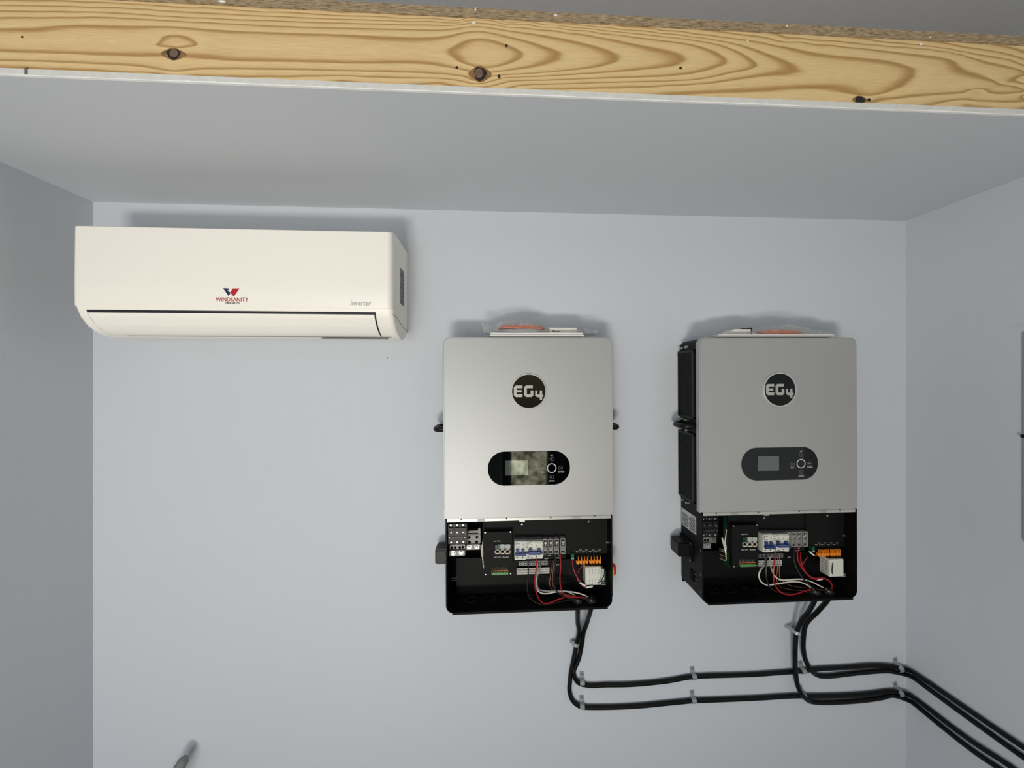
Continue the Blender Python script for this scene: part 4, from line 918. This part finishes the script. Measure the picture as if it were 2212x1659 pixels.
def coil(x0, x1, yc, z, h, m, n, r, label, flat=.035, seed=1):
    rr = random.Random(seed); root = thing('coiled_cable', label, 'cable', ((x0+x1)/2, YW+yc, z)); root.rotation_euler = (0, ANG, 0)
    a = (x1-x0)/2-r
    for j in range(n):
        zz = r+(h-2*r)*(j/max(1, n-1)); sh = 1-.22*(j/max(1, n-1))-rr.uniform(0, .06); off = rr.uniform(-.004, .004)
        P_ = []
        for i in range(14):
            w = 2*math.pi*i/14; P_.append((off+a*sh*math.cos(w), flat*sh*math.sin(w), zz+.0012*math.sin(2*w+j)+(.0 if j == 0 else .0015*math.cos(w+j))))
        MB().tube(P_, r, 8, 4, closed=True).build('loop', m, root)
    return root
def X1(px, Y=1.10): return inv(px, 700, Y)[0]
coil(X1(1070), X1(1186), -.092, z1+.001, .0130, COILG, 5, .0026, 'grey coiled cable lying under the orange coil on the booklet', .028, 2)
co = coil(X1(1076), X1(1180), -.086, z1+.0142, .012, COILO, 5, .0022, 'orange coiled cable in clear film on the inverter nearest the air conditioner', .026, 3)
coil(X1(1634), X1(1742), -.088, z2+.001, .016, COILO, 6, .0024, 'orange coiled cable in clear film on the right inverter', .028, 5)
def bag(outline, yc, dep, z0, label, seed, tips):
    """crumpled clear bag: puffed grid, outline = list of (px, top py); the bottom lies on z0"""
    rr = random.Random(seed); nx, ny = 46, 14; bm = bmesh.new()
    xs_ = [X1(p, YW+yc) for p, _ in outline]; zt = [inv(p, q, YW+yc)[2] for p, q in outline]
    def top(x): return float(np.interp(x, xs_, zt))
    grid = []
    for s_ in (1, 0):
        for i in range(nx+1):
            x = xs_[0]+(xs_[-1]-xs_[0])*i/nx; e = min(1, min(i, nx-i)/5); row = []
            for j in range(ny+1):
                v = j/ny*2-1; y = YW+yc+v*dep*(.35+.65*e)
                prof_ = math.sqrt(max(0, 1-v*v))**.7
                if s_: z = z0+(top(x)-z0)*(prof_ if e > .3 else .7+.3*prof_)+rr.uniform(-.0014, .0014)*e*prof_
                else: z = z0+.0004+(0 if e > .3 else (top(x)-z0)*.6)
                row.append(bm.verts.new((x+rr.uniform(-.0012, .0012), y+rr.uniform(-.001, .001), max(z, z0+(.0012 if s_ else .0004)))))
            grid.append(row)
    for s_ in (0, 1):
        g_ = grid[s_*(nx+1):(s_+1)*(nx+1)]
        for i in range(nx):
            for j in range(ny): bm.faces.new((g_[i][j], g_[i+1][j], g_[i+1][j+1], g_[i][j+1]))
    me = bpy.data.meshes.new('film'); bm.to_mesh(me); bm.free(); me.polygons.foreach_set('use_smooth', [False]*len(me.polygons))
    o = link('plastic_bag', me, FILM); tag(o, label, 'bag'); return o
bag([(1040,697),(1052,699),(1062,706),(1070,699),(1078,694),(1100,694),(1124,691),(1140,694),(1160,703),(1180,709),(1190,707)], -.090, .036, z1+.0006, 'crumpled clear plastic bag around the coils on the inverter nearest the air conditioner', 11, 0)
bag([(1228,712),(1250,713),(1262,711),(1275,714),(1284,713),(1291,711)], -.090, .03, z1+.0006, 'loose end of clear film beside the small white card', 12, 0)
bag([(1560,722),(1600,722),(1625,712),(1640,708),(1670,703),(1700,700),(1720,705),(1750,714),(1775,716),(1790,716)], -.090, .036, z2+.0006, 'crumpled clear plastic bag over the orange coil on the right inverter', 13, 0)
# small white card boxes
def card(U, px0, px1, Y, z, h, d, label, printed):
    a = X1(px0, Y); b = X1(px1, Y)
    root = thing('small_box', label, 'box', (a, Y, z)); root.rotation_euler = (0, ANG, 0)
    MB().box(0, b-a, 0, d, .0004, h, .0006).build('carton', CARD, root)
    if printed:
        text('eSolar', (b-a)*.13, (b-a)*.40, h*.35, h*.62, -.0003, PRINT, root, bold=.01) if 0 else MB().box((b-a)*.12, (b-a)*.40, -.0004, .001, h*.30, h*.42).box((b-a)*.12, (b-a)*.17, -.0004, .001, h*.42, h*.60).build('print_dash', PRINT, root)
        MB().box(-.0006, (b-a)+.0006, -.0004, d, h, h+.0008).build('lid_flap', BOOK, root)
    else:
        MB().prism([(-.022, .0004), (0, .0004), (0, h)], 0, d).build('sloping_end', CARD, root)
        MB().box((b-a)+.0002, (b-a)+.004, .001, d-.002, .0005, h+.005, .0008).build('black_bracket', BPLA, root)
        MB().box((b-a)*.55, (b-a)*.98, .004, .014, h, h+.003, .0006).build('black_clip', BPLA, root)
        MB().cyl(((b-a)*.0, -.0005, h*.45), .0009, .001, 'y', 10).build('pin_hole', PRINT, root)
    return root
card(U1, 1187, 1246, 1.094, z1+.0018, .0145, .04, 'small off-white printed card box lying beside the coils', True)
card(U2, 1586, 1622, 1.094, z2+.0018, .0160, .045, 'off-white wedge-ended box with a black clip on the right inverter', False)

# ---------------------------------------------------------------- electrical panel on the right wall, grey stub low left
e0 = invX(2208, 715, XR-.004); e1 = invX(2208, 1172, XR-.004)
pn = thing('electrical_panel', 'flat grey metal electrical panel on the right wall at the frame edge', 'panel', (XR, e0[1], e1[2]))
zt = e0[2]-e1[2]+.0
pn_o = MB().prism(rrect(-.38, 0, 0, zt, .010, 5), -.004, -.0002, 'x', bev=.0012).build('panel_cover', PANEL, pn)
MB().prism(rrect(-.372, -.008, .008, zt-.008, .008, 5), -.0052, -.0038, 'x', bev=.0008).build('panel_door', PANEL, pn)
q = invX(2209, 942, XR-.006); MB().cyl((-.0002, q[1]-e0[1]-.001, q[2]-e1[2]), .0052, -.008, 'x', 20, .0045, bev=.0008).build('panel_latch', BPLA, pn)
s0 = invX(2183, 704.5, XR); s1 = invX(2214, 702, XR)
MB().box(XR-.0008, XR, s1[1], s0[1], s0[2]-.001, s0[2]+.0012).build('wall_scuff', mat('scuff', (205, 205, 205), .7), None)
sc_o = bpy.data.objects['wall_scuff']; sc_o.parent = bpy.data.objects['wall_right']
nh = inv(837, 773, YW-.0004); k = MB().cyl((nh[0], YW-.0006, nh[2]), .0014, .001, 'y', 10).build('nail_hole', PRINT, bpy.data.objects['wall_back'])
pt = [inv(402, 1632, 1.16), inv(392, 1650, 1.15), inv(380, 1672, 1.14), inv(350, 1725, 1.12)]
rt = thing('stub', 'rounded tip of a grey pole poking up at the bottom edge, lower left', 'stub', pt[-1])
o_ = Vector(pt[-1]); MB().tube([Vector(p)-o_ for p in pt], lambda u: .0135*min(1, .35+u*3), 14, 6).build('stub_tip', STUB, rt)  # unidentified grey object, built as a tapering tube
bm_ = [(p[0]-.0135, p[1]-.004, p[2]) for p in pt[1:]]
MB().tube([Vector(p)-o_ for p in bm_], .0022, 8, 5).build('dark_edge', BPLA, rt)
